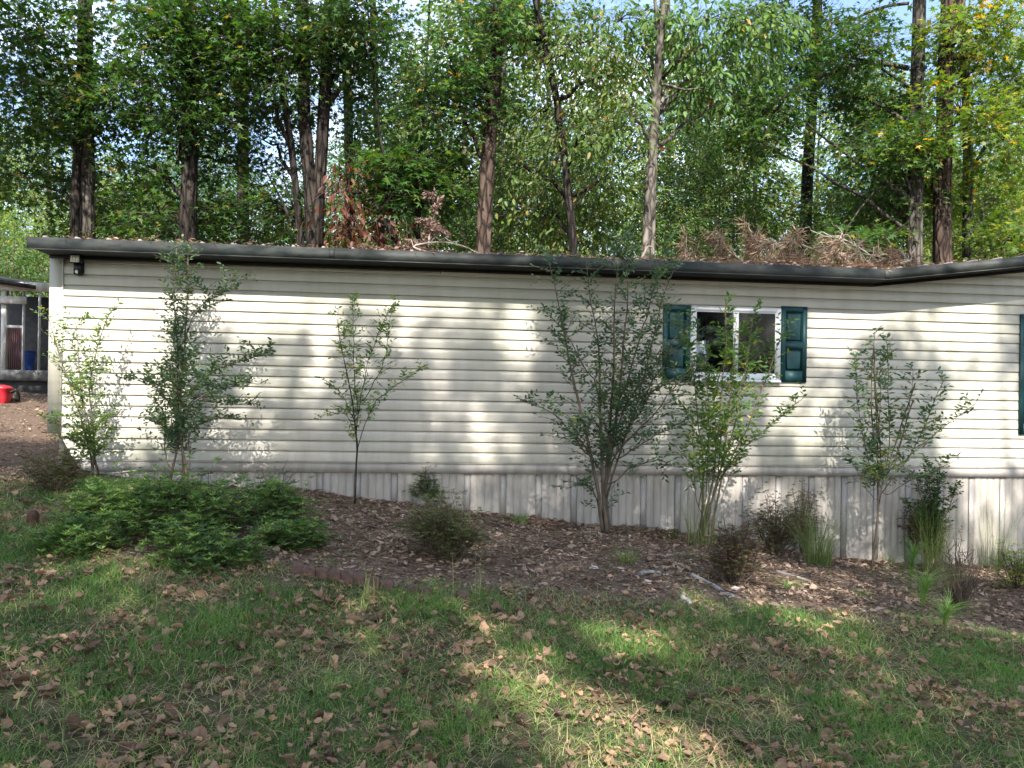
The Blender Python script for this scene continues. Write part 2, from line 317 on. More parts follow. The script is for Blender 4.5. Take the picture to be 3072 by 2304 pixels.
# ------------------------------------------------------------------ ground
_be = np.array([P_ for P_ in [G(640, 1700)[:2], G(900, 1738)[:2], G(1290, 1785)[:2], G(1700, 1800)[:2], G(2048, 1822)[:2], G(2500, 1850)[:2], G(2760, 1880)[:2], G(3072, 1925)[:2]]])
_bo = np.argsort(_be[:, 0]); _be = _be[_bo]
def bedness(x, y):                   # 1 in the mulch bed along the wall, 0 on the lawn
    x = np.asarray(x, float); y = np.asarray(y, float)
    yb = np.interp(x, _be[:, 0], _be[:, 1]) + .07*np.sin(x*5.3)+.05*np.sin(x*11.7+1)
    b = smooth(yb-.22, yb+.30, y + .16*np.sin(x*7.1+y*3)*np.sin(x*3.3-y*6))
    b = b*smooth(-3.35, -2.75, x + .2*np.sin(y*4))
    dirt = smooth(-4.55, -5.1, x + .25*np.sin(y*2.2))*smooth(-1.3, -.5, y)
    back = smooth(.05, .5, y)
    return np.maximum(np.maximum(b, dirt), back)
def axis(lo, hi, fine0, fine1, d):
    a = list(np.arange(fine0, fine1+1e-6, d)); s = d; x = fine1
    while x < hi: s *= 1.28; x += s; a.append(min(x, hi))
    s = d; x = fine0; pre = []
    while x > lo: s *= 1.28; x -= s; pre.append(max(x, lo))
    return np.array(pre[::-1]+a)
gxs = axis(-400, 400, -8, 9, .1); gys = axis(-300, 500, -6, 1.0, .1)
X, Y = np.meshgrid(gxs, gys); Z = gz(X, Y)
fine = (smooth(-8.5, -7.5, X)*smooth(9.5, 8.5, X)*smooth(-6.5, -5.8, Y)*smooth(1.5, .9, Y))
Z = Z + fine*rng.normal(0, .006, Z.shape)
gmb = MB(); ny, nx = X.shape
ii = (np.arange(ny-1)[:, None]*nx + np.arange(nx-1)[None]).ravel()
gmb.add(np.stack([X, Y, Z], -1).reshape(-1, 3), np.stack([ii, ii+1, ii+nx+1, ii+nx], -1))
def groundmat():
    m, t, o = newmat('soil_and_thatch'); n = t.nodes.new; l = t.links.new
    at = n('ShaderNodeAttribute'); at.attribute_name = 'bed'; co = n('ShaderNodeTexCoord')
    a = n('ShaderNodeTexNoise'); a.inputs['Scale'].default_value = 14; a.inputs['Detail'].default_value = 8; l(co.outputs['Object'], a.inputs['Vector'])
    b = n('ShaderNodeTexNoise'); b.inputs['Scale'].default_value = 60; b.inputs['Detail'].default_value = 6; l(co.outputs['Object'], b.inputs['Vector'])
    r1 = ramp(t, [(.35, (.04, .036, .022)), (.52, (.085, .07, .044)), (.7, (.15, .12, .08))]); l(a.outputs['Fac'], r1.inputs['Fac'])
    r2 = ramp(t, [(.3, (.055, .039, .029)), (.5, (.125, .088, .065)), (.72, (.23, .165, .125))]); l(b.outputs['Fac'], r2.inputs['Fac'])
    mx = n('ShaderNodeMix'); mx.data_type = 'RGBA'; l(at.outputs['Fac'], mx.inputs['Factor']); l(r1.outputs['Color'], mx.inputs['A']); l(r2.outputs['Color'], mx.inputs['B'])
    p = n('ShaderNodeBsdfPrincipled'); p.inputs['Roughness'].default_value = .95; p.inputs['Specular IOR Level'].default_value = .1; l(mx.outputs['Result'], p.inputs['Base Color'])
    bu = n('ShaderNodeBump'); bu.inputs['Strength'].default_value = .8; bu.inputs['Distance'].default_value = .03; l(b.outputs['Fac'], bu.inputs['Height']); l(bu.outputs['Normal'], p.inputs['Normal'])
    l(p.outputs['BSDF'], o.inputs['Surface']); return m
go = obj('ground', gmb, groundmat(), kind='structure', smooth_=True)
ga = go.data.attributes.new('bed', 'FLOAT', 'POINT'); ga.data.foreach_set('value', bedness(X, Y).ravel().astype(np.float32))

# ------------------------------------------------------------------ mobile home
XL, XR, XB, XRIDGE = -4.86, 9.4, 4.216, 8.0       # left corner, right end, roof bend, ridge
ZT, PIT, ZTR = 0.868, 0.1143, 0.983               # trim bottom, course height, trim top
OVH = 0.32; ZE = 3.225; FH = .118                 # overhang, fascia top, fascia height
RAKE = (3.438-3.232)/(5.878-XB)
def rake(x): return np.maximum(0, np.minimum(x, 2*XRIDGE-x)-XB)*RAKE
home = thing('mobile_home', 'cream vinyl sided mobile home with dark flat roof edge and vertical ribbed skirting', 'mobile home', (XL, 0, .6))
wl = MB()                                         # the wall core behind the siding
wl.box((XL+.42, .012, .3), (XR, .09, 3.10)); wl.box((XL+.05, .012, 1.255), (XL+.42, .09, 3.10)); 
obj('wall', wl, M_SID, home)
g2 = MB(); x0, x1, x2 = XB, XRIDGE, XR
zt = lambda x: 3.10+float(rake(x))
g2.add([(x0,.012,3.10),(x1,.012,zt(x1)),(x2,.012,zt(x2)),(x2,.012,3.10),(x0,.09,3.10),(x1,.09,zt(x1)),(x2,.09,zt(x2)),(x2,.09,3.10)],
       [(0,3,2,1),(4,5,6,7)]); g2.add([(x0,.012,3.10),(x1,.012,zt(x1)),(x1,.09,zt(x1)),(x0,.09,3.10)], [(0,1,2,3)])
obj('gable_wall', g2, M_SID, home)
e = MB(); e.box((XL+.05, .09, .9), (XL+.12, 4.27, 3.1)); e.box((XL+.12, 4.2, .9), (XR, 4.27, 3.1)); obj('end_wall', e, M_SID, home)
WX0, WX1, WZ0, WZ1 = 2.03, 3.10, 1.962, 2.797
k = 0; z = ZTR
cut = lambda zz: XL+.10+max(0, (1.253-zz))*.55     # the lower left corner is broken away on a slant
while z < 3.9:
    z1 = z+PIT; pr = .013
    def lx(zz): return cut(zz) if zz <= 3.10 else XB + (zz-3.10)/RAKE
    a0, a1 = lx(z), lx(z1)
    if a0 > XRIDGE-.4: break
    cuts = [a0] + [c for c in np.arange(-7.2 + (k*1.37) % 3.66, XR, 3.66) if a0+.6 < c < XR-.6] + [XR]
    for ci in range(len(cuts)-1):
        c0, c1 = cuts[ci], cuts[ci+1]; d0 = (a1-a0) if ci == 0 else 0; n_ = max(6, int((c1-c0)*4)); xs = np.linspace(0, 1, n_); m = MB()
        bow = .0022*np.sin(np.linspace(c0, c1, n_)*2.9+k*1.7)+rng.normal(0, .0005, n_)+(.0016 if ci % 2 else 0); ex = .02 if ci < len(cuts)-2 else 0
        prof = [(.011, 0), (-.0135, 0), (-.0145, .005), (-.0128, .05), (-.0105, .064), (-.0062, PIT-.0105), (.008, PIT-.0092), (.008, PIT-.001)]
        V = np.array([(c0+d0*dz/PIT+(c1+ex-c0-d0*dz/PIT)*t, yy+(b_ if yy < 0 else 0), z+dz) for yy, dz in prof for t, b_ in zip(xs, bow)]); q = np.arange(n_-1)
        m.add(V, np.concatenate([np.stack([q+r*n_, q+1+r*n_, q+1+(r+1)*n_, q+(r+1)*n_], -1) for r in range(len(prof)-1)]))
        obj('siding_panel', m, M_SID, home)
    z = z1; k += 1
# corner post and bottom trim
m = MB(); m.box((XL-.012, -.028, 1.253), (XL+.115, .1, 3.10)); m.box((XL+.112, -.031, 1.253), (XL+.122, .02, 3.10)); obj('corner_post', m, M_SID, home)
m = MB(); m.hexa([(XL+.33, -.030, ZT), (XR, -.030, ZT), (XR, .01, ZT), (XL+.33, .01, ZT), (XL+.27, -.016, ZTR-.012), (XR, -.016, ZTR-.012), (XR, .01, ZTR-.012), (XL+.27, .01, ZTR-.012)])
m.box((XL+.27, -.024, ZTR-.014), (XR, .01, ZTR-.004)); obj('bottom_trim', m, M_SKIRT, home)
# skirting: each ribbed panel and each perforated strip on its own
x = -4.45; PW = .40; i = 0
while x < XR:
    zb = min(float(gz(x, 0)), float(gz(x+PW, 0)))-.12
    m = MB(); prof = []; u = 0.0
    tilt = rng.normal(0, .004)
    for r in range(4):
        xx = x+r*.082
        prof += [(xx, .004), (xx+.006, -.006), (xx+.072, -.006+rng.normal(0, .0012)), (xx+.078, .006)]
    prof += [(x+.328, .006)]
    pv = [(a, b+tilt, zb) for a, b in prof] + [(a, b, ZT+.004) for a, b in prof]; n_ = len(prof)
    m.add(pv, [(j, j+1, j+1+n_, j+n_) for j in range(n_-1)])
    so = obj('skirting_panel', m, M_SKIRT, home)
    v = MB(); v.box((x+.332, -.003, zb), (x+PW-.004, .012, ZT+.003)); obj('vent_strip', v, M_VENT, so)
    x += PW; i += 1
m = MB(); m.box((-4.5, .02, -.4), (XR, .06, .8)); obj('skirting_backing', m, M_DARK, home)
m = MB(); m.box((-4.4, -.012, ZT-.006), (XR, .012, ZT-.0005)); obj('skirting_top_rail', m, M_SKIRT, home)
# roof: fascia, soffit, sheet with ribs
BK = 4.6
roof = MB(); xl = XL-.085
roof.hexa([(xl, -OVH, ZE-.022), (XB, -OVH, ZE-.022), (XB, BK, ZE+.14), (xl, BK, ZE+.14), (xl, -OVH, ZE), (XB, -OVH, ZE), (XB, BK, ZE+.165), (xl, BK, ZE+.165)])
for a, b in ((XB, XRIDGE), (XRIDGE, XR+.3)):
    za, zb_ = ZE+float(rake(a)), ZE+float(rake(b))
    roof.hexa([(a,-OVH,za-.022),(b,-OVH,zb_-.022),(b,BK,zb_-.022+.03),(a,BK,za+.05),(a,-OVH,za),(b,-OVH,zb_),(b,BK,zb_+.03),(a,BK,za+.08)])
ro = obj('roof', roof, M_ROOF, home)
def strip(y0, y1, dz0, dz1, mb, xa=xl):
    pts = [xa, XB, XRIDGE, XR+.3]
    for a, b in zip(pts[:-1], pts[1:]):
        za, zb_ = ZE+float(rake(a)), ZE+float(rake(b))
        mb.hexa([(a,y0,za+dz0),(b,y0,zb_+dz0),(b,y1,zb_+dz0),(a,y1,za+dz0),(a,y0,za+dz1),(b,y0,zb_+dz1),(b,y1,zb_+dz1),(a,y1,za+dz1)])
f = MB(); strip(-OVH-.022, -OVH-.002, -FH, .004, f); fo = obj('fascia', f, M_FASC, ro)
f = MB(); strip(-OVH-.0245, -OVH-.0222, -FH-.003, -FH+.008, f); obj('drip_edge', f, M_FASC, fo)
for xj in (-1.95, 1.1, XB-.02):
    f = MB(); f.box((xj-.03, -OVH-.0262, ZE-FH+.014), (xj+.03, -OVH-.0224, ZE-.002)); obj('fascia_joint', f, M_FASC, fo)
f = MB(); strip(-OVH, .012, -FH+.004, -FH+.018, f, XL-.02); obj('soffit', f, M_SOFF, ro)
f = MB(); strip(-.040, -.018, -FH-.025, -FH+.003, f, XL-.01); obj('eave_shadow_strip', f, M_SOFF, ro)  # dark strip standing in for the black shadow under the fascia
x = xl+.16
while x < XR:
    zr = ZE+float(rake(x)); m = MB()
    m.hexa([(x-.024,-OVH-.012,zr+.001),(x+.024,-OVH-.012,zr+.001),(x+.024,3.8,zr+.14),(x-.024,3.8,zr+.14),(x-.01,-OVH-.012,zr+.022),(x+.01,-OVH-.012,zr+.022),(x+.01,3.8,zr+.16),(x-.01,3.8,zr+.16)])
    obj('roof_rib', m, M_ROOF, ro); x += .305
# the window
win = obj('window', (lambda mb: (mb.box((WX0-.0, -.030, WZ0), (WX0+.056, .01, WZ1)), mb.box((WX1-.056, -.030, WZ0), (WX1, .01, WZ1)), mb.box((WX0+.056, -.029, WZ0), (WX1-.056, .01, WZ0+.066)), mb.box((WX0+.056, -.029, WZ1-.056), (WX1-.056, .01, WZ1)), mb)[-1])(MB()), M_WHITE, home)
ix0, ix1, iz0, iz1 = WX0+.056, WX1-.056, WZ0+.066, WZ1-.056; xm = (ix0+ix1)/2
m = MB(); m.box((xm-.018, -.0265, iz0), (xm+.018, .008, iz1)); obj('mullion', m, M_WHITE, win)
m = MB()
for a, b in ((ix0, xm-.018), (xm+.018, ix1)):
    m.box((a, -.024, iz0), (a+.012, .006, iz1)); m.box((b-.012, -.024, iz0), (b, .006, iz1)); m.box((a+.012, -.0235, iz0), (b-.012, .006, iz0+.014)); m.box((a+.012, -.0235, iz1-.012), (b-.012, .006, iz1))
obj('sash', m, M_WHITE, win)
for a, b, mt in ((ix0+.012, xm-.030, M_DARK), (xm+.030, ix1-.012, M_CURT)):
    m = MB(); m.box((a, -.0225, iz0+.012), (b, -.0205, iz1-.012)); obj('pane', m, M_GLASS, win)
    m = MB(); m.box((a, -.0185, iz0+.012), (b, -.0165, iz1-.012)); obj('interior_backdrop', m, mt, win)  # left one is a near-black sheet in place of the unlit room
M_SCREEN, t_, o_ = newmat('insect_screen'); d_ = t_.nodes.new('ShaderNodeBsdfDiffuse'); d_.inputs['Color'].default_value = (.06, .058, .052, 1); tr_ = t_.nodes.new('ShaderNodeBsdfTransparent'); mx_ = t_.nodes.new('ShaderNodeMixShader'); mx_.inputs['Fac'].default_value = .55
t_.links.new(tr_.outputs[0], mx_.inputs[1]); t_.links.new(d_.outputs[0], mx_.inputs[2]); t_.links.new(mx_.outputs[0], o_.inputs['Surface'])
m = MB(); m.box((xm+.031, -.0258, iz0+.013), (ix1-.013, -.0252, iz1-.013)); obj('insect_screen', m, M_SCREEN, win)
m = MB(); m.box((WX0-.03, -.052, WZ0-.028), (WX1+.0, .004, WZ0-.002)); obj('sill', m, M_WHITE, win)
# shutters with two raised panels each
def shutter(x0, x1, z0, z1, label, nsp=2, split=.52):
    m = MB(); st = .052; zz = z0+(z1-z0)*(1-split)
    m.box((x0, -.034, z0), (x0+st, -.0135, z1)); m.box((x1-st, -.034, z0), (x1, -.0135, z1))
    m.box((x0+st, -.0335, z0), (x1-st, -.0135, z0+.13)); m.box((x0+st, -.0335, z1-.065), (x1-st, -.0135, z1)); m.box((x0+st, -.0335, zz-.04), (x1-st, -.0135, zz+.04))
    m.box((x0+st, -.021, z0+.1), (x1-st, -.016, z1-.05))
    s_ = obj('shutter', m, M_SHUT, home, label=label)
    for a, b in ((z0+.13, zz-.04), (zz+.04, z1-.065)):
        q = MB(); g = .014; h = .034
        q.hexa([(x0+st+g,-.0208,a+g),(x1-st-g,-.0208,a+g),(x1-st-g,-.0208,b-g),(x0+st+g,-.0208,b-g),(x0+st+h,-.032,a+h),(x1-st-h,-.032,a+h),(x1-st-h,-.032,b-h),(x0+st+h,-.032,b-h)][:4] +
               [(x0+st+h,-.032,a+h),(x1-st-h,-.032,a+h),(x1-st-h,-.032,b-h),(x0+st+h,-.032,b-h)])
        obj('raised_panel', q, M_SHUT, s_)
shutter(1.705, 2.022, 1.945, 2.797, 'green shutter half hidden by the dark leafy shrub')
shutter(3.105, 3.415, 1.945, 2.822, 'green shutter standing clear of the shrubs')
shutter(6.09, 6.41, 1.378, 2.817, 'tall green shutter beside the right window')
m = MB(); m.box((6.42, -.03, 1.38), (7.3, .01, 2.81)); w2 = obj('window', m, M_WHITE, home); m = MB(); m.box((6.48, -.033, 1.44), (7.24, -.0305, 2.75)); obj('interior_backdrop', m, M_DARK, w2); m = MB(); m.box((6.48, -.037, 1.44), (7.24, -.035, 2.75)); obj('pane', m, M_GLASS, w2); m = MB(); m.box((6.48, -.042, 2.07), (7.24, -.0375, 2.11)); obj('meeting_rail', m, M_WHITE, w2)  # near-black sheet behind the pane stands in for the dark interior

# ------------------------------------------------------------------ security light under the eave
p = P(236, 800, -.04); q0 = P(222, 762, -.06); q1 = P(254, 762, -.06)
lt = thing('security_light', 'black wall light with pale square lamp head under the eave', 'light', (p[0], -.02, p[2]))
cx = p[0]; zt_ = P(236, 768, -.08)[2]
m = MB(); m.box((cx-.035, -.075, zt_-.19), (cx+.035, -.014, zt_-.05)); m.box((cx-.045, -.03, zt_-.17), (cx+.045, -.0135, zt_-.04)); obj('mount', m, M_BLACK, lt)
m = MB(); m.hexa([(cx-.052,-.13,zt_-.085),(cx+.052,-.13,zt_-.085),(cx+.052,-.06,zt_-.07),(cx-.052,-.06,zt_-.07),(cx-.052,-.12,zt_+.01),(cx+.052,-.12,zt_+.01),(cx+.052,-.05,zt_+.005),(cx-.052,-.05,zt_+.005)])
hd = obj('lamp_head', m, M_BLACK, lt)
m = MB(); m.hexa([(cx-.042,-.136,zt_-.075),(cx+.042,-.136,zt_-.075),(cx+.042,-.128,zt_-.075),(cx-.042,-.128,zt_-.075),(cx-.042,-.127,zt_-.002),(cx+.042,-.127,zt_-.002),(cx+.042,-.119,zt_-.002),(cx-.042,-.119,zt_-.002)])
obj('lens', m, M_LENS, hd)
for k in (-1, 0, 1):
    m = MB(); m.box((cx+k*.026-.010, -.139, zt_-.066), (cx+k*.026+.010, -.1345, zt_-.012)); obj('led_strip', m, M_LENS, hd)
m = MB(); th = np.linspace(0, math.pi, 7); m.tube([(cx, -.06-.028*math.sin(a), zt_-.165-.014*math.cos(a)) for a in th], .013*np.sin(th)+.003, 8); obj('motion_sensor', m, M_LENS, lt)

# ------------------------------------------------------------------ foliage generators
def unit(v): return v/(np.linalg.norm(v, axis=-1, keepdims=True)+1e-9)
def blob_sprays(c, r, n, gap=.45, seed=0):
    """spray bases spread through an ellipsoid, clumped so that gaps stay open"""
    out_ = []; g = np.random.default_rng(seed)
    ph = g.uniform(0, 6.28, 6); k = 2.6/np.maximum(np.mean(r), .5)
    while len(out_) < n:
        p = g.uniform(-1, 1, (n*4, 3)); d = np.linalg.norm(p, axis=1); p = p[(d < 1)]
        w = p*r
        s = np.sin(w[:, 0]*k*2.1+ph[0])*np.sin(w[:, 2]*k*2.6+ph[1]) + .7*np.sin(w[:, 1]*k*2+ph[2]+w[:, 0]*k)*np.sin(w[:, 2]*k*4.1+ph[3]) + .4*np.sin(w[:, 0]*k*5+ph[4])
        keep = s > g.uniform(-1.2, .6, len(s))*gap*2-.25
        out_ += list(w[keep])
    return np.array(out_[:n]) + np.asarray(c)
def sprays(mb, tw, bases, ctr, L=(.45, .9), k=12, size=.1, tmpl=STAR, droop=.25, tilt=.45, seed=0, tone=(.0, .9), accent=.04, flat=.6, keepf=None):
    g = np.random.default_rng(seed); n = len(bases)
    d = bases-np.asarray(ctr); d[:, 2] *= .3; d = unit(d + g.normal(0, .6, (n, 3))*np.array([1, 1, flat])); d[:, 2] -= droop*.5; d = unit(d)
    Ls = g.uniform(*L, n)
    side = unit(np.cross(d, np.array([0, 0, 1.])+g.normal(0, .25, (n, 3)))); nr = np.cross(side, d)
    t = (np.arange(k)+.5)/k
    pos = bases[:, None] + d[:, None]*(t[None]*Ls[:, None])[..., None]
    pos[..., 2] -= droop*(t[None]**2)*Ls[:, None]*.6
    sg = np.where(np.arange(k) % 2 == 0, 1, -1)[None, :, None]
    pos = pos + side[:, None]*sg*(g.uniform(.02, .34, (n, k, 1))*Ls[:, None, None]*(1-.5*t[None, :, None])) + nr[:, None]*g.normal(0, .05, (n, k, 1))
    ld = d[:, None]*g.uniform(.3, 1.1, (n, k, 1)) + side[:, None]*sg*g.uniform(.3, 1, (n, k, 1)); ld[..., 2] -= droop*g.uniform(.2, 1.6, (n, k))
    ln = nr[:, None] + g.normal(0, tilt, (n, k, 3))
    tn = np.clip(g.uniform(tone[0], tone[1], (n, 1)) + g.normal(0, .16, (n, k)), 0, .93); ac = g.random((n, k)) < accent; tn[ac] = 1.0
    C, D_, N_, S_, T_ = pos.reshape(-1, 3), ld.reshape(-1, 3), ln.reshape(-1, 3), (size*g.uniform(.5, 1.3, (n, k))).ravel(), tn.ravel()
    if keepf is not None:
        kp = keepf(C); C, D_, N_, S_, T_ = C[kp], D_[kp], N_[kp], S_[kp], T_[kp]
    mb.tmpl(C, D_, N_, S_, tmpl, T_)
    if tw is not None: tw.tmpl(bases, d, nr, Ls, TWIG, .5)
def curve(a, b, n=7, sag=0, wob=.0):
    a, b = np.asarray(a, float), np.asarray(b, float); t = np.linspace(0, 1, n)[:, None]
    p = a+(b-a)*t; p[:, 2] += sag*np.sin(t[:, 0]*math.pi)
    if wob: p[1:-1] += rng.normal(0, wob, (n-2, 3))
    return p
def densify(pts, n):
    pts = np.asarray(pts, float); s = np.r_[0, np.cumsum(np.linalg.norm(np.diff(pts, axis=0), axis=1))]; s /= s[-1]; t = np.linspace(0, 1, n)
    p = np.stack([np.interp(t, s, pts[:, i]) for i in range(3)], -1)
    for _ in range(2): p[1:-1] = (p[:-2]+2*p[1:-1]+p[2:])/4
    return p

# ------------------------------------------------------------------ trees behind the camera: they throw the dapple on wall and lawn
def shadow_uv(p):                                   # where a point's shadow falls, as (x, height) on the wall plane
    y = p[:, 1]; return p[:, 0] - y*SUN_DX/math.cos(SUN_EL), p[:, 2] + y*TANE
_lit = []                                           # (u, h, ru, rh, openness)
def lit_w(px, py, rx, ry, o=1.0):
    q = P(px, py, 0); s = pxm(0); _lit.append((q[0], q[2], rx/s, ry/s, o))
def lit_g(px, py, rx, o=1.0, asp=.55):
    q = G(px, py); s = pxm(q[1]); _lit.append((q[0]-q[1]*SUN_DX/math.cos(SUN_EL), q[2]+q[1]*TANE, 2.4*rx/s, asp*rx/s*4.8, o))
# sunlit stretches of the wall
for a in [(320, 1120, 190, 330, 1), (560, 900, 180, 110, .95), (760, 900, 160, 90, .95), (940, 930, 90, 120, .95), (930, 1150, 55, 130, .8), (560, 1330, 160, 120, .8), (730, 1050, 90, 120, .5),
          (700, 1300, 60, 160, .45), (1070, 1120, 60, 300, .35), (1230, 915, 150, 50, .95), (1200, 1040, 60, 120, .5), (1585, 1000, 62, 125, 1), (1455, 1370, 45, 130, .95), (1260, 1400, 50, 60, .8), (1310, 1200, 60, 180, .3), (1420, 950, 80, 60, .8),
          (2150, 1420, 110, 140, .9), (2120, 1250, 60, 120, .6), (2500, 1000, 110, 130, 1), (2480, 1300, 120, 170, .9), (2620, 960, 120, 80, .95), (2900, 1000, 150, 110, 1), (2960, 1300, 180, 200, 1), (2780, 1060, 60, 120, .55),
          (2360, 1230, 90, 130, .9), (2660, 1250, 60, 150, .6), (2330, 1520, 110, 80, .9), (3000, 1560, 130, 110, .95), (2200, 950, 140, 60, .6), (2870, 880, 140, 60, .9), (2720, 1500, 60, 90, .3), (560, 1120, 60, 150, .7), (1010, 890, 60, 40, .8)]:
    lit_w(*a)
for a in [(1590, 1985, 75, 1), (1680, 2060, 80, 1), (1860, 2170, 110, 1), (1960, 2250, 110, 1), (2060, 2300, 90, .9), (1430, 1890, 50, .9), (1400, 1830, 40, .7), (1900, 1905, 65, .9), (1520, 1950, 50, .8),
          (480, 1790, 55, .8), (455, 1850, 40, .7), (390, 1500, 60, .9), (350, 1560, 60, .7), (850, 1600, 50, .7), (930, 1600, 30, .8), (850, 1790, 35, .8), (1080, 1800, 60, .7), (950, 1800, 35, .6),
          (2420, 1730, 100, .9), (2560, 1680, 90, .8), (2420, 1810, 110, .8), (2600, 1830, 90, .7), (2750, 1800, 60, .8), (2830, 1870, 55, .9), (2800, 1700, 70, .7), (3040, 1740, 60, .95), (2900, 1820, 60, .5),
          (1110, 2030, 45, .5), (300, 2120, 50, .4), (2240, 2150, 45, .7), (2120, 2230, 60, .6), (60, 1440, 40, .5), (60, 1270, 60, .6), (30, 1350, 40, .5), (780, 1950, 30, .4), (2650, 1930, 50, .4), (2950, 2050, 50, .35)]:
    lit_g(*a)
_lit = np.array(_lit)
def keep_shade(C):
    u, h = shadow_uv(C); g = np.random.default_rng(5)
    o = np.zeros(len(C))
    for a, b, ra, rb, s in _lit:
        d = ((u-a)/ra)**2 + ((h-b)/rb)**2; o = np.maximum(o, s*np.clip(1.9-d*1.25, 0, 1))
    base = np.where(h > .7, .20, .08+.6*np.clip(np.sin(u*2.1+h*.7)*np.sin(h*1.7-u*.9+1)+.45*np.sin(u*4.7-h*2.9)-.15, 0, 1)); o = np.maximum(o, base)
    return g.random(len(C)) > o
M_SHTREE = M_LF_MID
spots = [(-9.5, -15, 'oak'), (-4.6, -13, 'oak'), (.6, -15.5, 'oak'), (5.4, -13.5, 'oak'), (10.4, -15.5, 'oak')]
slab = ['spreading tree on the lawn behind the photographer, by the porch side', 'tall tree on the lawn behind the photographer shading the left wall', 'tall tree on the lawn behind the photographer, opposite the bare sapling',
        'tall tree on the lawn behind the photographer, opposite the window', 'spreading tree on the lawn behind the photographer, opposite the tall shutter']
cand_c = []
for i, (x, y, _) in enumerate(spots):
    z0 = float(gz(x, y)); t = thing('shade_tree', slab[i], 'tree', (x, y, z0), 'trees standing behind the photographer')
    tr = MB(); zc = -y*TANE - 2.0
    tp = densify([(x, y, z0-.2), (x+.15, y, 4), (x-.1, y+.1, 8), (x+.1, y, zc+3)], 14); tr.tube(tp, np.linspace(.24, .06, 14), 8, jit=.05); obj('trunk', tr, M_BARK_G, t)
    br = MB(); cr = MB()
    for k in range(9):
        a = rng.uniform(0, 6.28); s_ = tp[7+k % 6]; e_ = s_+np.array([math.cos(a)*2.4, math.sin(a)*2.0, rng.uniform(.5, 2.2)]); br.tube(curve(s_, e_, 5, .2, .08), np.linspace(.07, .015, 5), 5)
    obj('limb', br, M_BARK_G, t)
    b = blob_sprays((x, y, zc), np.array([3.4, 2.6, 5.6]), 2900, .12, 100+i)
    sprays(cr, None, b, (x, y, zc), (.5, 1.0), 10, .235, ELL2, .2, .6, 200+i, keepf=keep_shade)
    obj('crown', cr, M_SHTREE, t, kind='stuff')

# ------------------------------------------------------------------ trees behind the house
def Pz(px, py, Y): return P(px, py, Y)
BARKS = dict(p=M_BARK_P, g=M_BARK_G, d=M_BARK_D, s=M_BARK_S)
def tree(name, label, Yd, stems, blobs, bark='g', leaf=M_LF_DARK, tmpl=STAR, size=.11, group=None, limbs=(), seed=1, droop=.25, tilt=.5, upper=None, tone=(.0, .85), accent=.03, k=12, L=(.45, .9), behind=False):
    """stems: list of (list of (px,py), width_px_bottom, width_px_top); blobs: (px,py,rx,ry,dY,n)"""
    x0, y0 = stems[0][0][0]; bx = P(x0, y0, Yd); zb = float(gz(bx[0], Yd))
    t = thing(name, label, 'tree', (bx[0], Yd, zb), group); s = pxm(Yd); roots = []
    bm = MB(); tw = MB(); cr = MB(); line = []
    for pts, w0, w1 in stems:
        q = [P(a, b, Yd) for a, b in pts]
        low = np.array(q[0]); d = (low-q[1]) if len(q) > 1 else np.array([0, 0, -1.]); d = d/abs(d[2]); base = low + d*min(1.0, max(0, low[2]-zb))*.5; base[2] = zb-.15
        if pts is not stems[0][0] and abs(pts[0][0]-stems[0][0][0][0]) < 40: base = np.array([bx[0], Yd, zb-.15])
        top = np.array(q[-1]); d2 = top-np.array(q[-2]); d2 = d2/abs(d2[2]); ext = top + d2*7*np.array([.5, .5, 1])
        pl = densify([base]+q+[ext], 26); tt = np.linspace(0, 1, 26); r = (w0/2*(1-tt)+w1/2*tt*.55)/s; r[0] *= 1.45; r[1] *= 1.12
        pl[3:, :2] += np.cumsum(rng.normal(0, .006, (23, 2)), axis=0)
        bm.tube(pl, r, 12, jit=.035); line.append(pl)
    obj('trunk', bm, BARKS[bark], t, smooth_=True)
    for pts, w0, w1 in limbs:
        q = densify([P(a, b, Yd+dy) for a, b, dy in pts], 12); lim = MB(); lim.tube(q, np.linspace(w0, w1, 12)/2/s, 7, jit=.05); obj('limb', lim, BARKS[bark], t, smooth_=True)
    allb = list(blobs)
    for j, (px, py, rx, ry, dY, n) in enumerate(allb):
        Yb = Yd+dY+(1.1 if (j % 2 or behind) else 0); c = P(px, py, Yb); sb = pxm(Yb); r = np.array([rx/sb, (rx+ry)/2/sb*.9, ry/sb])
        n = int(n*1.55); b = blob_sprays(c, r, n, .5, seed*37+j); sprays(cr, tw, b, c, L, k, size, tmpl, droop, tilt, seed*91+j, tone, accent)
        pl = line[j % len(line)]; i0 = np.argmin(np.abs(pl[:, 2]-(c[2]-.6-.3*abs(pl[0, 0]-c[0])))); a = pl[i0]
        if np.linalg.norm(a-c) < 7:
            lim = MB(); lim.tube(curve(a, c, 7, .15, .05), np.linspace(.045, .014, 7), 5)
            for m_ in range(0, min(n, 60), 6): lim.tube(curve(c, b[m_], 4, .05, .03), np.linspace(.012, .005, 4), 4)
            obj('limb', lim, BARKS[bark], t, smooth_=True)
    if upper:
        for j, (x, y, z, rx, ry, rz, n) in enumerate(upper):
            b = blob_sprays((x, y, z), np.array([rx, ry, rz]), n, .3, seed*53+j); sprays(cr, None, b, (x, y, z), (.6, 1.1), 10, .2, ELL2, .2, .6, seed*57+j, tone)
    if tw.v: obj('twig', tw, M_TWIG, t, kind='stuff')
    if cr.v: obj('crown', cr, leaf, t, kind='stuff')
    return t
GT = 'tall trees close behind the house'
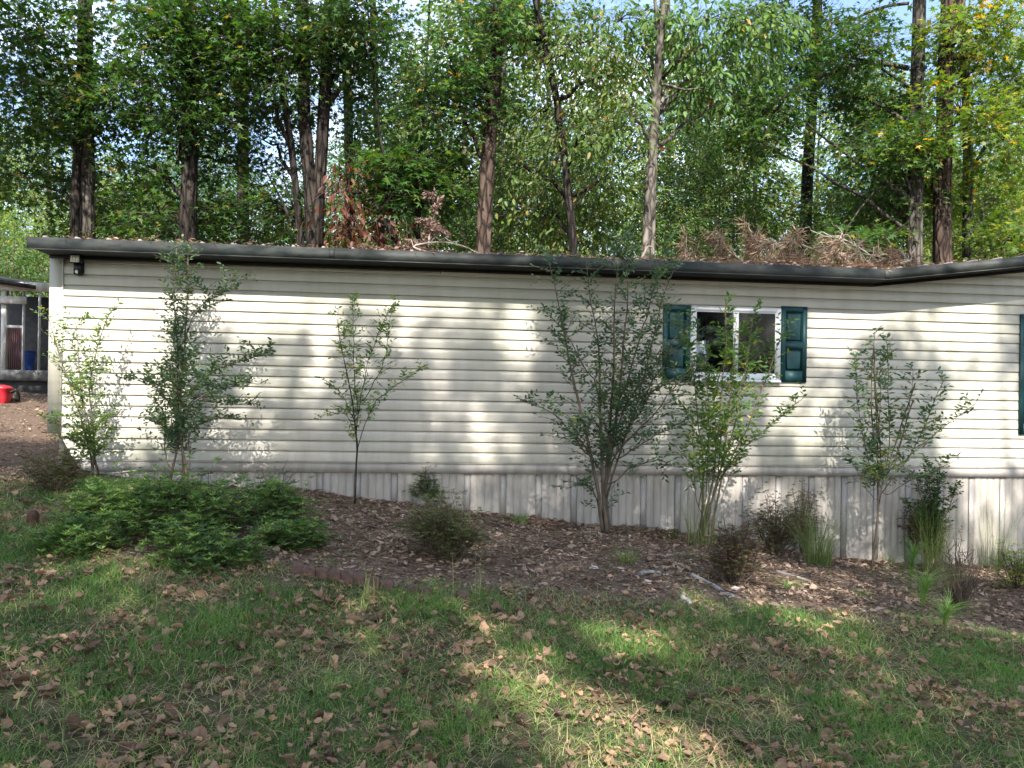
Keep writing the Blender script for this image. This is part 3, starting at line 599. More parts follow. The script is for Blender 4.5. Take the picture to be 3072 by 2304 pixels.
tree('sweetgum_tree', 'dark star leaved sweetgum with pale mottled trunk behind the wall light', 6.0, [([(262, 740), (258, 400), (250, 0)], 46, 40)],
     [(90, 120, 170, 150, -.3, 150), (40, 330, 130, 110, 0, 85), (70, 520, 140, 80, .5, 75), (240, 255, 110, 60, -.4, 55), (330, 300, 130, 70, -.3, 85), (300, 560, 130, 90, .5, 50), (200, 380, 120, 50, 0, 45), (430, 40, 60, 45, 0, 22)],
     'g', M_LF_DARK, STAR, .125, GT, seed=2, upper=[(-9.7, 3.4, 8.9, 2.2, 1.8, 2.3, 800), (-5.5, 5, 12.2, 2.4, 2.5, 2.2, 280), (-3.3, 3.6, 13.5, 2, 2, 1.8, 200)])  # first upper blob: foliage added out of frame to shade the porch
tree('slim_tree', 'slim dark straight trunk touching the mottled sweetgum behind the roof corner', 5.8, [([(222, 735), (225, 520), (232, 330), (240, 100)], 30, 16)], [], 'd', group=GT, seed=3)
tree('sweetgum_tree', 'dark straight sweetgum rising behind the leafy shrub with the side branch', 5.5, [([(563, 730), (568, 400), (562, 0)], 54, 44)],
     [(560, 120, 150, 120, -.4, 150), (470, 190, 120, 60, -.4, 70), (640, 60, 130, 80, -.3, 85), (480, 370, 90, 45, -.2, 40), (560, 340, 110, 80, -.3, 70), (660, 300, 100, 110, -.3, 75), (480, 640, 130, 75, .5, 55), (640, 660, 120, 60, .4, 45), (420, 490, 80, 60, .4, 25), (660, 480, 90, 60, .2, 35)],
     'd', M_LF_DARK, STAR, .12, GT, seed=4, upper=[(-2.6, 4.2, 12.3, 2.2, 2.4, 2.0, 260)])
tree('pine_tree', 'slender brown pine standing between the dark sweetgum and the twin trunk', 9.5, [([(730, 740), (732, 400), (728, 0)], 40, 34)], [(740, 200, 120, 160, 0, 60)], 'p', M_LF_DARK, STAR, .12, GT, seed=5)
tree('twin_trunk_tree', 'big twin trunk tree with one black stem and one grey stem', 5.4,
     [([(940, 745), (925, 560), (910, 380), (905, 150), (905, 0)], 46, 34), ([(948, 745), (958, 560), (975, 360), (988, 200), (995, 0)], 46, 34), ([(905, 700), (885, 500), (860, 330), (835, 150), (825, 0)], 26, 15)],
     [(830, 80, 130, 100, -.4, 110), (960, 90, 120, 110, -.5, 95), (780, 230, 100, 90, -.3, 70), (900, 280, 110, 90, -.3, 60), (1060, 60, 110, 80, -.5, 75), (790, 420, 80, 90, .2, 40), (810, 610, 110, 80, .5, 55), (1040, 220, 90, 70, -.3, 50)],
     'd', M_LF_DARK, STAR, .115, GT, limbs=[([(975, 330, 0), (1030, 250, -.2), (1075, 190, -.3), (1120, 140, -.5)], 17, 7), ([(890, 700, 0), (840, 590, .1), (790, 500, .2)], 10, 4), ([(880, 620, 0), (850, 540, .1), (845, 480, .1)], 7, 3)], seed=6,
     upper=[(-.6, 4.2, 12.6, 2.2, 2.3, 2.0, 260)])
tree('pine_tree', 'spotted grey pine trunk just right of the twin trunk tree', 8.2, [([(1052, 760), (1048, 450), (1038, 250), (1034, 0)], 34, 27)], [(1150, 130, 130, 110, -.5, 75), (1160, 300, 110, 90, -.3, 60), (1080, 390, 70, 60, -.3, 25)], 'g', M_LF_MID, STAR, .12, GT, seed=7)
tree('pine_tree', 'thin brown trunk beside the red leaved sapling', 10, [([(1148, 770), (1140, 500), (1130, 200), (1125, 0)], 26, 20)], [(1200, 430, 110, 110, 0, 60)], 'p', M_LF_MID, STAR, .12, GT, seed=8)
tree('pine_tree', 'reddish brown rugged pine leaning slightly over the middle of the roof', 5.3, [([(1450, 765), (1462, 500), (1478, 330), (1492, 120), (1498, 0)], 56, 46)],
     [(1350, 170, 130, 120, -.3, 95), (1430, 300, 130, 70, -.5, 75), (1330, 330, 110, 80, 0, 60), (1560, 60, 110, 80, -.3, 60), (1480, 30, 90, 50, -.6, 35)],
     'p', M_LF_MID, STAR, .12, GT, seed=9, limbs=[], upper=[(1.5, 4.6, 12.8, 1.8, 2, 1.6, 170)])
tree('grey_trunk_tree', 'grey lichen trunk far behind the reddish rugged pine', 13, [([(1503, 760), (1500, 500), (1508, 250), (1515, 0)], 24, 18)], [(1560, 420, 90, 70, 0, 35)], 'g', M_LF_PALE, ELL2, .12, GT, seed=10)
tree('sourwood_tree', 'slender leaning sourwood with drooping leaves behind the big shrub', 5.2, [([(1728, 775), (1705, 560), (1690, 420), (1665, 250), (1640, 130), (1600, 0)], 32, 14)],
     [(1560, 110, 130, 90, -.4, 70), (1740, 130, 120, 80, -1.3, 55), (1570, 500, 110, 60, -.1, 48), (1760, 400, 120, 55, -1.2, 40), (1640, 330, 110, 50, -.2, 34), (1800, 560, 120, 60, -.2, 48), (1640, 640, 130, 60, .3, 50), (1850, 230, 90, 70, -.4, 45)],
     'd', M_LF_OLIVE, ELL, .125, GT, limbs=[([(1690, 420, 0), (1640, 560, .1), (1585, 620, .1)], 8, 3), ([(1715, 640, 0), (1770, 560, -.1), (1830, 520, -.2)], 8, 3)], seed=11, droop=.75, tilt=.6, accent=.012, k=11, behind=True)
tree('slim_tree', 'bare grey forked sapling trunk rising beside the window', 5.0, [([(1942, 775), (1950, 600), (1965, 430), (1975, 230), (1985, 60), (1992, 0)], 36, 22)],
     [(1890, 330, 60, 60, -.2, 20), (2060, 250, 80, 60, -.2, 25)], 's', M_LF_OLIVE, ELL, .14, GT,
     limbs=[([(1972, 300, 0), (1940, 215, -.1), (1900, 170, -.2)], 9, 4), ([(1972, 252, 0), (2010, 255, -.1), (2050, 272, -.2), (2110, 262, -.3)], 9, 4), ([(1980, 120, 0), (1970, 60, 0), (1960, -60, -.1)], 14, 8), ([(1945, 690, 0), (1965, 640, -.2), (1975, 600, -.3)], 9, 5)], seed=12, droop=.8)
tree('hickory_tree', 'tree with big sunlit drooping pale green leaves above the window', 5.7, [([(1958, 775), (1966, 500), (1985, 200), (2005, 0)], 16, 10)],
     [(2120, 60, 190, 70, -.5, 75), (2200, 170, 130, 60, -.6, 48), (2110, 220, 90, 35, -.4, 20), (2235, 285, 45, 35, -.7, 10), (2290, 60, 110, 60, -.5, 34), (2010, 120, 90, 60, -.4, 22), (1860, 60, 90, 60, -.2, 30)], 's', M_LF_MID, ELL, .15, GT, seed=13, droop=.9, k=11, tone=(.4, .9), accent=.008)
tree('pine_tree', 'straight dark pine trunk left of the leaning branch over the right roof', 8.3, [([(2415, 740), (2425, 500), (2440, 300), (2458, 0)], 44, 34)],
     [(2480, 120, 150, 110, -.8, 95), (2380, 220, 100, 70, -.6, 50), (2330, 60, 110, 60, -.5, 50)], 'd', M_LF_DARK, STAR, .12, GT, seed=14)
tree('tulip_tree', 'yellowing tree with furrowed bark and a long limb reaching left', 6.0, [([(2745, 785), (2748, 500), (2752, 200), (2760, 0)], 58, 46)],
     [(2570, 130, 100, 80, -.5, 65), (2640, 300, 100, 80, -.3, 65), (2640, 440, 140, 90, -.2, 95), (2560, 330, 90, 60, -.2, 40), (2330, 330, 110, 70, -.3, 50), (2640, 600, 150, 80, -.2, 90), (2560, 720, 110, 50, -.3, 45), (2480, 250, 70, 50, -.2, 30), (2270, 420, 90, 60, 0, 40)], 'g', M_LF_DARK, STAR, .12, GT,
     limbs=[([(2725, 205, 0), (2660, 190, 0), (2600, 182, 0), (2500, 215, 0), (2400, 255, 0), (2290, 335, 0)], 17, 6), ([(2725, 10, 0), (2640, 20, 0), (2560, 60, 0), (2480, 120, 0)], 11, 4), ([(2600, 182, 0), (2520, 168, 0), (2460, 185, 0)], 8, 4), ([(2740, 560, 0), (2640, 550, -.1), (2570, 640, -.2), (2530, 700, -.2)], 8, 4)], seed=15, upper=[(5.4, 4.6, 12.6, 2.0, 2, 1.6, 200)])
tree('tulip_tree', 'stout furrowed trunk wrapped in vines with yellow leaves', 6.0, [([(2830, 790), (2832, 500), (2835, 250), (2850, 0)], 66, 56)],
     [(2880, 330, 130, 110, -.6, 55), (2980, 180, 130, 140, -.6, 72), (2720, 420, 70, 60, -.5, 30), (2800, 560, 110, 60, -.7, 50), (2900, 80, 120, 70, -.6, 65), (2860, 180, 80, 70, -.6, 40)], 'p', M_LF_YEL, STAR, .13, GT,
     limbs=[([(2850, 90, 0), (2870, 60, -.1), (2885, -20, -.2)], 18, 14), ([(2845, 180, 0), (2960, 165, -.2), (3060, 60, -.4)], 10, 5), ([(2885, 440, -.1), (2950, 380, -.3), (3010, 320, -.4)], 6, 3)], seed=16, tone=(.0, .85), accent=.03, upper=[(7.0, 5, 12.4, 2, 2, 1.6, 180)])
tree('tulip_tree', 'crooked yellow leaved trunk next to the stout vine wrapped one', 6.4, [([(2900, 795), (2898, 600), (2905, 400), (2895, 250), (2885, 120), (2880, 0)], 40, 24)],
     [(3010, 420, 110, 110, -.6, 62), (2980, 600, 110, 80, -.5, 50), (3040, 720, 110, 60, -.6, 55), (2960, 720, 70, 40, -.5, 25), (3060, 260, 90, 110, -.4, 65)], 'g', M_LF_YEL, STAR, .125, GT, seed=17, tone=(-.1, .7), accent=.02)
tree('red_sapling', 'sapling with red autumn leaves behind the dead branches on the roof', 5.1, [([(1190, 770), (1180, 650), (1165, 540), (1150, 470)], 10, 4)],
     [(1045, 560, 40, 120, 0, 20), (1120, 520, 60, 60, 0, 12), (1170, 690, 80, 60, 0, 18), (1050, 700, 50, 45, 0, 12)], 'd', M_LF_RED, ELL, .15, GT, limbs=[([(1185, 690, 0), (1110, 660, 0), (1060, 700, 0)], 7, 3)], seed=18, droop=1.3, k=8, accent=.12)
tree('maple_sapling', 'dark green layered maple sapling behind the middle of the roof', 5.6, [([(1260, 775), (1256, 640), (1262, 540), (1270, 420)], 12, 5)],
     [(1190, 500, 110, 45, -.1, 55), (1290, 480, 90, 50, -.2, 45), (1240, 570, 130, 55, -.1, 70), (1330, 560, 60, 40, -.2, 22)], 'd', M_LF_DARK, STAR, .14, GT, seed=19, tilt=.35)
# understory thicket: separate bushes at several depths
ub = [('dense small leaved bush behind the window side of the roof', 1900, 660, 240, 120, 7.0, M_LF_MID, 'twig'), ('dark bush filling the gap behind the dead pine branches', 2180, 620, 210, 140, 7.5, M_LF_DARK, ''), ('shaded bush behind the right end of the dead branches', 2560, 660, 200, 120, 8.0, M_LF_DARK, ''),
      ('yellow green bush behind the furrowed trunks', 2980, 660, 190, 140, 9.0, M_LF_YEL, ''), ('tall airy bush behind the forked sapling trunk', 2030, 440, 170, 150, 8.6, M_LF_MID, ''), ('leafy bush behind the reddish pine', 1390, 660, 170, 120, 9.5, M_LF_MID, ''),
      ('shaded bush between the dark sweetgum and the twin trunk', 720, 690, 200, 90, 8.2, M_LF_DARK, ''), ('shaded bush under the mottled sweetgum', 360, 690, 190, 90, 8.0, M_LF_DARK, ''), ('bright bush in the gap left of the house corner', 60, 720, 120, 130, 14.5, M_LF_LIGHT, ''),
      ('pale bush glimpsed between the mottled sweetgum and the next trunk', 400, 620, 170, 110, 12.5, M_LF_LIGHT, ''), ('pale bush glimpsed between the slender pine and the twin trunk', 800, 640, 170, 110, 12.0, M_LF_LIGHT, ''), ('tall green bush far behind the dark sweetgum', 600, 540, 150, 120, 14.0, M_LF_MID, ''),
      ('tall green bush far behind the spotted grey pine', 1000, 520, 120, 110, 14.5, M_LF_MID, ''), ('tall shaded bush behind the leaning sourwood', 1640, 560, 170, 160, 9.0, M_LF_DARK, ''), ('high leafy thicket between the forked sapling and the dark pine', 2200, 330, 190, 150, 11.5, M_LF_MID, ''), ('light green bush behind the red leaved sapling', 1080, 650, 160, 130, 11, M_LF_LIGHT, ''), ('sunny bush beneath the overhanging yellow leaves', 2760, 560, 170, 160, 11, M_LF_MID, ''), ('dim bush beside the porch roof', 60, 810, 130, 70, 13.2, M_LF_DARK, '')]
for j, (lab, px, py, rx, ry, Yb, lf, _) in enumerate(ub):
    c = P(px, py, Yb); s = pxm(Yb); zb = float(gz(c[0], Yb)); t = thing('understory_bush', lab, 'bush', (c[0], Yb, zb), 'bushes in the wood behind the house')
    cr = MB(); tw = MB(); st = MB(); r = np.array([rx/s, .9, ry/s]); n = int(330*r[0]*r[2])
    b = blob_sprays(c, r, n, .4, 900+j); sprays(cr, tw, b, c, (.35, .7), 14, .085 if lf is not M_LF_YEL else .11, ELL2, .4, .7, 950+j, (.0, .9), .02)
    for m_ in range(7): st.tube(curve((c[0]+rng.normal(0, .12), Yb+rng.normal(0, .1), zb-.1), b[m_*3], 7, 0, .05), np.linspace(.028, .008, 7), 5)
    obj('stem', st, M_TWIG, t); obj('twig', tw, M_TWIG, t, kind='stuff'); obj('foliage', cr, lf, t, kind='stuff')
# far wood: a few kinds of tree, copied
protos = []
for v in range(4):
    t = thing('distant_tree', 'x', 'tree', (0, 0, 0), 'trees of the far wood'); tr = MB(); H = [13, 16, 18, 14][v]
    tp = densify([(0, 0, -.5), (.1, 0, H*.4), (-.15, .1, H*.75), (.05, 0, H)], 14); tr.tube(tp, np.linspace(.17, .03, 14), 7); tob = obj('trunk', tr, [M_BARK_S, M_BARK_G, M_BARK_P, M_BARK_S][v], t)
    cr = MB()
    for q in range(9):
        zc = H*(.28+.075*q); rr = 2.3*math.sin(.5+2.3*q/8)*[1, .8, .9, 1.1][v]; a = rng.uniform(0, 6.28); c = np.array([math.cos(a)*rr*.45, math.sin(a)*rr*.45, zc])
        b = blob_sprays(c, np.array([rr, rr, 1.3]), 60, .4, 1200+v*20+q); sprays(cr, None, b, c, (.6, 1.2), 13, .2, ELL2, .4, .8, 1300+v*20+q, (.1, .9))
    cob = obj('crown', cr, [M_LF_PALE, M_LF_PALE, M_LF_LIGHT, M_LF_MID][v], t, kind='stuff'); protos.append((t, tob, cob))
used = [0]*4; kinds = ['pale green tree with light trunk in the far wood', 'tall pale green tree with grey trunk in the far wood', 'tall yellow green tree with brown trunk in the far wood', 'deep green tree with light trunk in the far wood']
g = np.random.default_rng(21); far = []
for j in range(69):
    px = -150 + (j % 23)*150 + g.uniform(-50, 50); Yf = g.uniform(13, 19) if j < 23 else (g.uniform(21, 30) if j < 46 else g.uniform(32, 50))
    if px < 1150 and j < 46: Yf += 16
    far.append((px, Yf, g.uniform(.7, 1.05)*(1 if j < 46 else 1.25) if px > 1150 else g.uniform(.72, .95)))
for k_ in range(9): far.append((None, -33+g.uniform(-5, 5), g.uniform(.8, 1.1), -28+k_*7+g.uniform(-2, 2)))  # added out of view so the window mirrors less bright sky
for px, Yf, scl, *bx_ in far:
    v = int(g.integers(0, 4)); t, tob, cob = protos[v]; c = P(px, 1200, Yf) if px is not None else np.array([bx_[0], Yf, 0]); z0 = float(gz(c[0], Yf))
    if used[v] == 0: r = t
    else:
        r = t.copy(); COL.objects.link(r)
        for ch in (tob, cob):
            q = ch.copy(); COL.objects.link(q); q.parent = r
    used[v] += 1; r.location = (c[0], Yf, z0); r.scale = (scl*g.uniform(.9, 1.2),)*2+(scl,); r.rotation_euler = (0, 0, g.uniform(0, 6.28)); r['label'] = kinds[v] if px is not None else 'added unseen tree behind the camera, darkening the window reflections'
    if px is None: r['group'] = 'added unseen trees behind the camera'

# ------------------------------------------------------------------ shrubs along the wall
def rotv(d, ax, a): return d*math.cos(a) + np.cross(ax, d)*math.sin(a)
def leafy(tw, lf, p, d, Lt, nl, size, tmpl, g, tone, flat, acc):
    """a twig with leaves in two rows"""
    d = d/np.linalg.norm(d); end = p + d*Lt; pl = np.array([p, p+d*Lt*.5+np.array([0, 0, .02*Lt]), end-np.array([0, 0, .06*Lt])])
    tw.tube(pl, np.array([.0028, .002, .0012])*(.6+Lt), 3, cap=False)
    t = (np.arange(nl)+.7)/nl; pos = p + d*(t*Lt)[:, None]
    sd = np.cross(d, np.array([0, 0, 1.])+g.normal(0, flat, 3)); sd /= np.linalg.norm(sd)+1e-9; nr = np.cross(sd, d)
    sg = np.where(np.arange(nl) % 2, 1, -1)[:, None]
    ld = d*g.uniform(.3, .9, (nl, 1)) + sd*sg*g.uniform(.6, 1.1, (nl, 1)) + g.normal(0, .18, (nl, 3))
    ln = nr + g.normal(0, .4, (nl, 3)); tn = np.clip(tone + g.normal(0, .17, nl), 0, .95); tn[g.random(nl) < acc] = 1
    lf.tmpl(pos, ld, ln, size*g.uniform(.6, 1.15, nl), tmpl, tn)
def shrub(name, label, base, Yb, stems, leafmat_, stemmat, size=.036, tmpl=ELL, r0=.012, twn=16, twl=(.12, .34), nl=(7, 12), t0=.3, seed=1, acc=.02, spread=.8, tone=(.1, .9), flat=.3, sub=.5, up=.15, cat='shrub', main=3):
    """stems: polylines of (px, py, dy) from the base upward; real depth offsets dy"""
    g = np.random.default_rng(seed); b0 = P(base[0], base[1], Yb); zb = float(gz(b0[0], Yb)); b0[2] = zb
    t = thing(name, label, cat, (b0[0], Yb, zb)); tw = MB(); lf = MB(); done = []; size *= 1.3; twn *= 1.25
    for pts in stems:
        q = [P(a, b, Yb+dy) for a, b, dy in pts]; br_ = len(done) >= main
        if br_:
            al = np.concatenate(done); al = al[al[:, 2] < q[-1][2]+.1] if (al[:, 2] < q[-1][2]+.1).any() else al; bi = int(np.argmin(np.linalg.norm((al-q[0])*np.array([1, 1, .8]), axis=1))); q = [al[max(0, bi-int(g.integers(0, 4)))] + (al[min(len(al)-1, bi+1)]-al[bi])*g.random()*.8] + q
        else: q = [b0 + np.array([g.normal(0, .05), g.normal(0, .05), -.05])] + q
        pl = densify(q, 14); pl[2:] += np.cumsum(g.normal(0, .009, (12, 3)), axis=0); Ls = np.linalg.norm(np.diff(pl, axis=0), axis=1).sum()
        done.append(pl); m = MB(); m.tube(pl, np.linspace(r0*min(1, .45+Ls*.35)*(.5 if br_ else 1), .0025, 14), 6, jit=.06); obj('stem', m, stemmat, t, smooth_=True)
        nt_ = max(3, int(twn*Ls))
        for k in range(nt_):
            u = t0 + (1-t0)*(k+g.random())/nt_; x = u*13; i = min(12, int(x)); p = pl[i]+(pl[i+1]-pl[i])*(x-i); d = pl[i+1]-pl[i]; d /= np.linalg.norm(d)
            a = g.uniform(0, 6.28); lat = np.array([math.cos(a), .62*math.sin(a), g.uniform(-.1, .35)+up]); dd = d*g.uniform(.15, .7) + lat*spread
            Lt = g.uniform(*twl)*(1.15-.55*u); n_ = max(4, int(g.uniform(*nl)*Lt/np.mean(twl))); tn = g.uniform(*tone)
            pe = p + dd/np.linalg.norm(dd)*Lt
            if pe[1] > -.05: dd[1] = -abs(dd[1])
            leafy(tw, lf, p, dd, Lt, n_, size, tmpl, g, tn, flat, acc)
            if g.random() < sub:
                p2 = p + dd/np.linalg.norm(dd)*Lt*g.uniform(.3, .6); d2 = dd + g.normal(0, .6, 3); d2[1] = -abs(d2[1]) if p2[1] > -.2 else d2[1]; leafy(tw, lf, p2, d2, Lt*.6, max(4, int(n_*.6)), size, tmpl, g, tn, flat, acc)
    obj('twig', tw, stemmat, t, kind='stuff'); obj('foliage', lf, leafmat_, t, kind='stuff'); return t
shrub('privet_shrub', 'light green wispy shrub against the left corner post', (285, 1425), -.42,
      [[(275, 1360, 0), (225, 1240, -.03), (180, 1060, 0), (150, 955, .05)], [(275, 1330, 0), (250, 1180, -.05), (235, 1040, 0), (228, 960, 0)], [(285, 1330, 0), (275, 1190, 0), (300, 1060, -.05), (345, 945, 0)], [(280, 1380, 0), (230, 1300, -.1), (150, 1270, -.15), (125, 1258, -.2)], [(290, 1380, 0), (320, 1300, 0), (350, 1230, .05)], [(285, 1390, 0), (250, 1330, -.1), (170, 1310, -.2)]],
      M_LF_LIGHT, M_TWIG, .04, ELL, .011, 22, (.12, .3), (6, 10), .18, 31, .006, tone=(-.1, .6))
shrub('privet_shrub', 'tall leafy shrub with a bushy side branch reaching right', (535, 1420), -.62,
      [[(545, 1250, 0), (560, 1050, 0), (568, 880, 0), (565, 745, .05)], [(540, 1260, 0), (535, 1120, .05), (525, 980, .05), (515, 860, 0), (535, 740, 0)], [(530, 1260, 0), (500, 1150, 0), (495, 1010, 0)], [(550, 1200, 0), (620, 1120, -.1), (700, 1080, -.15), (800, 1055, -.2)], [(550, 1230, 0), (640, 1170, -.1), (720, 1140, -.15), (775, 1150, -.2)], [(560, 1180, 0), (620, 1200, -.1), (700, 1220, -.15), (760, 1215, -.2)],
       [(525, 1240, 0), (470, 1160, -.1), (400, 1130, -.15), (365, 1140, -.2)], [(575, 950, 0), (620, 900, -.05), (680, 860, -.1), (725, 845, -.1)], [(560, 1300, 0), (640, 1250, -.1), (700, 1270, -.1)], [(525, 1330, 0), (470, 1270, -.1), (430, 1260, -.15)], [(490, 1380, .1), (495, 1250, .1), (490, 1120, .1)]],
      M_LF_BLUE, M_TWIG, .042, ELL, .016, 24, (.14, .36), (8, 13), .25, 32, .01, sub=.7)
shrub('bare_sapling', 'thin sapling with sparse light leaves alone on the blank wall', (1060, 1485), -.5,
      [[(1066, 1370, 0), (1060, 1270, 0), (1040, 1130, 0), (1018, 1000, 0), (1012, 910, .05)], [(1066, 1370, 0), (1072, 1260, 0), (1090, 1120, 0), (1125, 1000, 0), (1175, 915, 0)], [(1066, 1350, 0), (1095, 1250, -.05), (1150, 1170, -.1), (1220, 1130, -.1), (1270, 1085, -.1)], [(1060, 1290, 0), (1030, 1250, -.05), (960, 1255, -.1)], [(1060, 1260, 0), (1020, 1160, 0), (962, 1120, -.1)],
       [(1075, 1240, 0), (1060, 1080, 0), (1055, 990, 0), (1048, 880, 0)], [(1080, 1220, 0), (1130, 1130, -.05), (1165, 1040, -.05), (1180, 940, 0)]],
      M_LF_LIGHT, M_BARK_G, .038, ELL, .013, 17, (.08, .22), (5, 9), .32, 33, .03, tone=(.0, .7), main=1)
shrub('privet_shrub', 'large dark many stemmed shrub beside the left shutter', (1810, 1570), -.75,
      [[(1790, 1470, 0), (1765, 1370, 0), (1725, 1180, 0), (1680, 1000, 0), (1655, 860, .05), (1632, 775, .1)], [(1805, 1470, 0), (1800, 1370, 0), (1790, 1200, .05), (1785, 1000, .1), (1750, 850, .1), (1745, 760, .1)], [(1815, 1460, 0), (1830, 1330, 0), (1840, 1150, 0), (1838, 950, 0), (1845, 800, 0), (1850, 700, .05)], [(1820, 1450, 0), (1850, 1330, 0), (1880, 1150, 0), (1895, 960, 0), (1905, 830, 0), (1900, 720, 0)],
       [(1825, 1450, 0), (1870, 1330, 0), (1930, 1150, -.05), (1975, 980, -.05), (2000, 860, 0), (2040, 760, 0)], [(1765, 1380, 0), (1720, 1310, -.1), (1640, 1215, -.2), (1550, 1207, -.25)], [(1845, 1350, 0), (1930, 1270, -.15), (2000, 1180, -.2), (2080, 1060, -.2)], [(1840, 1390, 0), (1920, 1330, -.15), (2000, 1290, -.2), (2060, 1250, -.25)], [(1830, 1460, 0), (1900, 1400, -.1), (1970, 1390, -.2), (2010, 1420, -.2)],
       [(1800, 1470, 0), (1760, 1440, -.1), (1720, 1470, -.2)], [(1780, 1380, 0), (1740, 1320, -.1), (1700, 1320, -.2)], [(1860, 1250, 0), (1930, 1120, -.1), (2010, 1000, -.15), (2070, 960, -.2)], [(1870, 1200, 0), (1900, 1050, -.1), (1950, 920, -.1), (1985, 800, -.1)], [(1790, 1150, 0), (1740, 1080, -.1), (1690, 980, -.1), (1640, 920, -.1)], [(1860, 1330, 0), (1960, 1150, .1), (2060, 1150, 0), (2100, 1110, -.1)], [(1880, 1300, .1), (2000, 1080, .1), (2090, 1010, 0)]],
      M_LF_BLUE, M_TWIG, .045, ELL, .022, 15, (.16, .42), (9, 14), .22, 34, .006, sub=.75, tone=(.0, .8), main=4)
shrub('spirea_shrub', 'open twiggy shrub with yellowing leaves in front of the window', (2110, 1610), -.8,
      [[(2130, 1480, 0), (2160, 1280, 0), (2175, 1080, 0), (2165, 890, 0)], [(2140, 1470, 0), (2200, 1300, 0), (2240, 1120, 0), (2280, 910, 0)], [(2150, 1440, 0), (2230, 1300, -.05), (2290, 1150, -.05), (2350, 985, 0)], [(2120, 1470, 0), (2120, 1300, 0), (2090, 1120, 0), (2070, 990, .05)], [(2140, 1480, 0), (2180, 1350, 0), (2210, 1180, 0), (2225, 980, 0)], [(2105, 1500, 0), (2080, 1350, 0), (2050, 1220, -.1)],
       [(2160, 1420, 0), (2260, 1320, -.1), (2340, 1260, -.1), (2400, 1200, -.15)], [(2120, 1500, 0), (2140, 1200, 0), (2120, 1040, 0)], [(2090, 1510, 0), (2070, 1400, -.05), (2030, 1340, -.1)], [(2150, 1460, .05), (2190, 1220, .05), (2300, 1060, .05)], [(2100, 1520, .1), (2110, 1380, .1), (2150, 1120, .1), (2190, 1000, .1)]],
      M_LF_LIGHT, M_STEMG, .05, ELL, .013, 15, (.1, .28), (5, 9), .3, 35, .03, sub=.4, tone=(-.2, .5), main=5)
shrub('spirea_shrub', 'airy thin leaved shrub on a single bare stem right of the window', (2625, 1690), -.7,
      [[(2635, 1560, 0), (2640, 1450, 0), (2620, 1300, 0), (2610, 1150, 0), (2625, 1000, 0)], [(2645, 1480, 0), (2660, 1350, 0), (2670, 1200, 0), (2668, 1020, .05)], [(2640, 1500, 0), (2600, 1380, 0), (2580, 1220, 0), (2562, 1050, 0)], [(2650, 1460, 0), (2700, 1330, -.05), (2730, 1200, -.05), (2742, 1100, 0)], [(2650, 1470, 0), (2720, 1380, -.1), (2780, 1260, -.1), (2830, 1130, -.1)], [(2660, 1440, 0), (2760, 1330, -.1), (2840, 1260, -.15), (2905, 1215, -.15)],
       [(2635, 1510, 0), (2590, 1440, -.1), (2540, 1370, -.15)], [(2650, 1500, 0), (2730, 1440, -.1), (2860, 1370, -.15)], [(2640, 1480, .05), (2625, 1250, .05), (2640, 1080, .05)]],
      M_LF_BLUE, M_TWIG, .052, ELL, .014, 15, (.1, .28), (4, 7), .38, 36, .05, sub=.35, tone=(.2, .95), main=1)
shrub('juniper_shrub', 'dark narrow upright bush behind the tan grass clump', (2800, 1690), -.35,
      [[(2800, 1560, 0), (2790, 1450, 0), (2782, 1375, 0)], [(2810, 1570, 0), (2820, 1480, 0), (2830, 1420, 0)], [(2790, 1570, 0), (2770, 1500, 0), (2760, 1440, 0)], [(2800, 1600, 0), (2850, 1540, -.05), (2880, 1450, -.05)], [(2795, 1600, 0), (2750, 1560, 0), (2730, 1500, 0)]],
      M_LF_DARK, M_TWIG, .032, ELL2, .01, 48, (.08, .2), (8, 13), .15, 37, .0, sub=.6, tone=(-.1, .5))

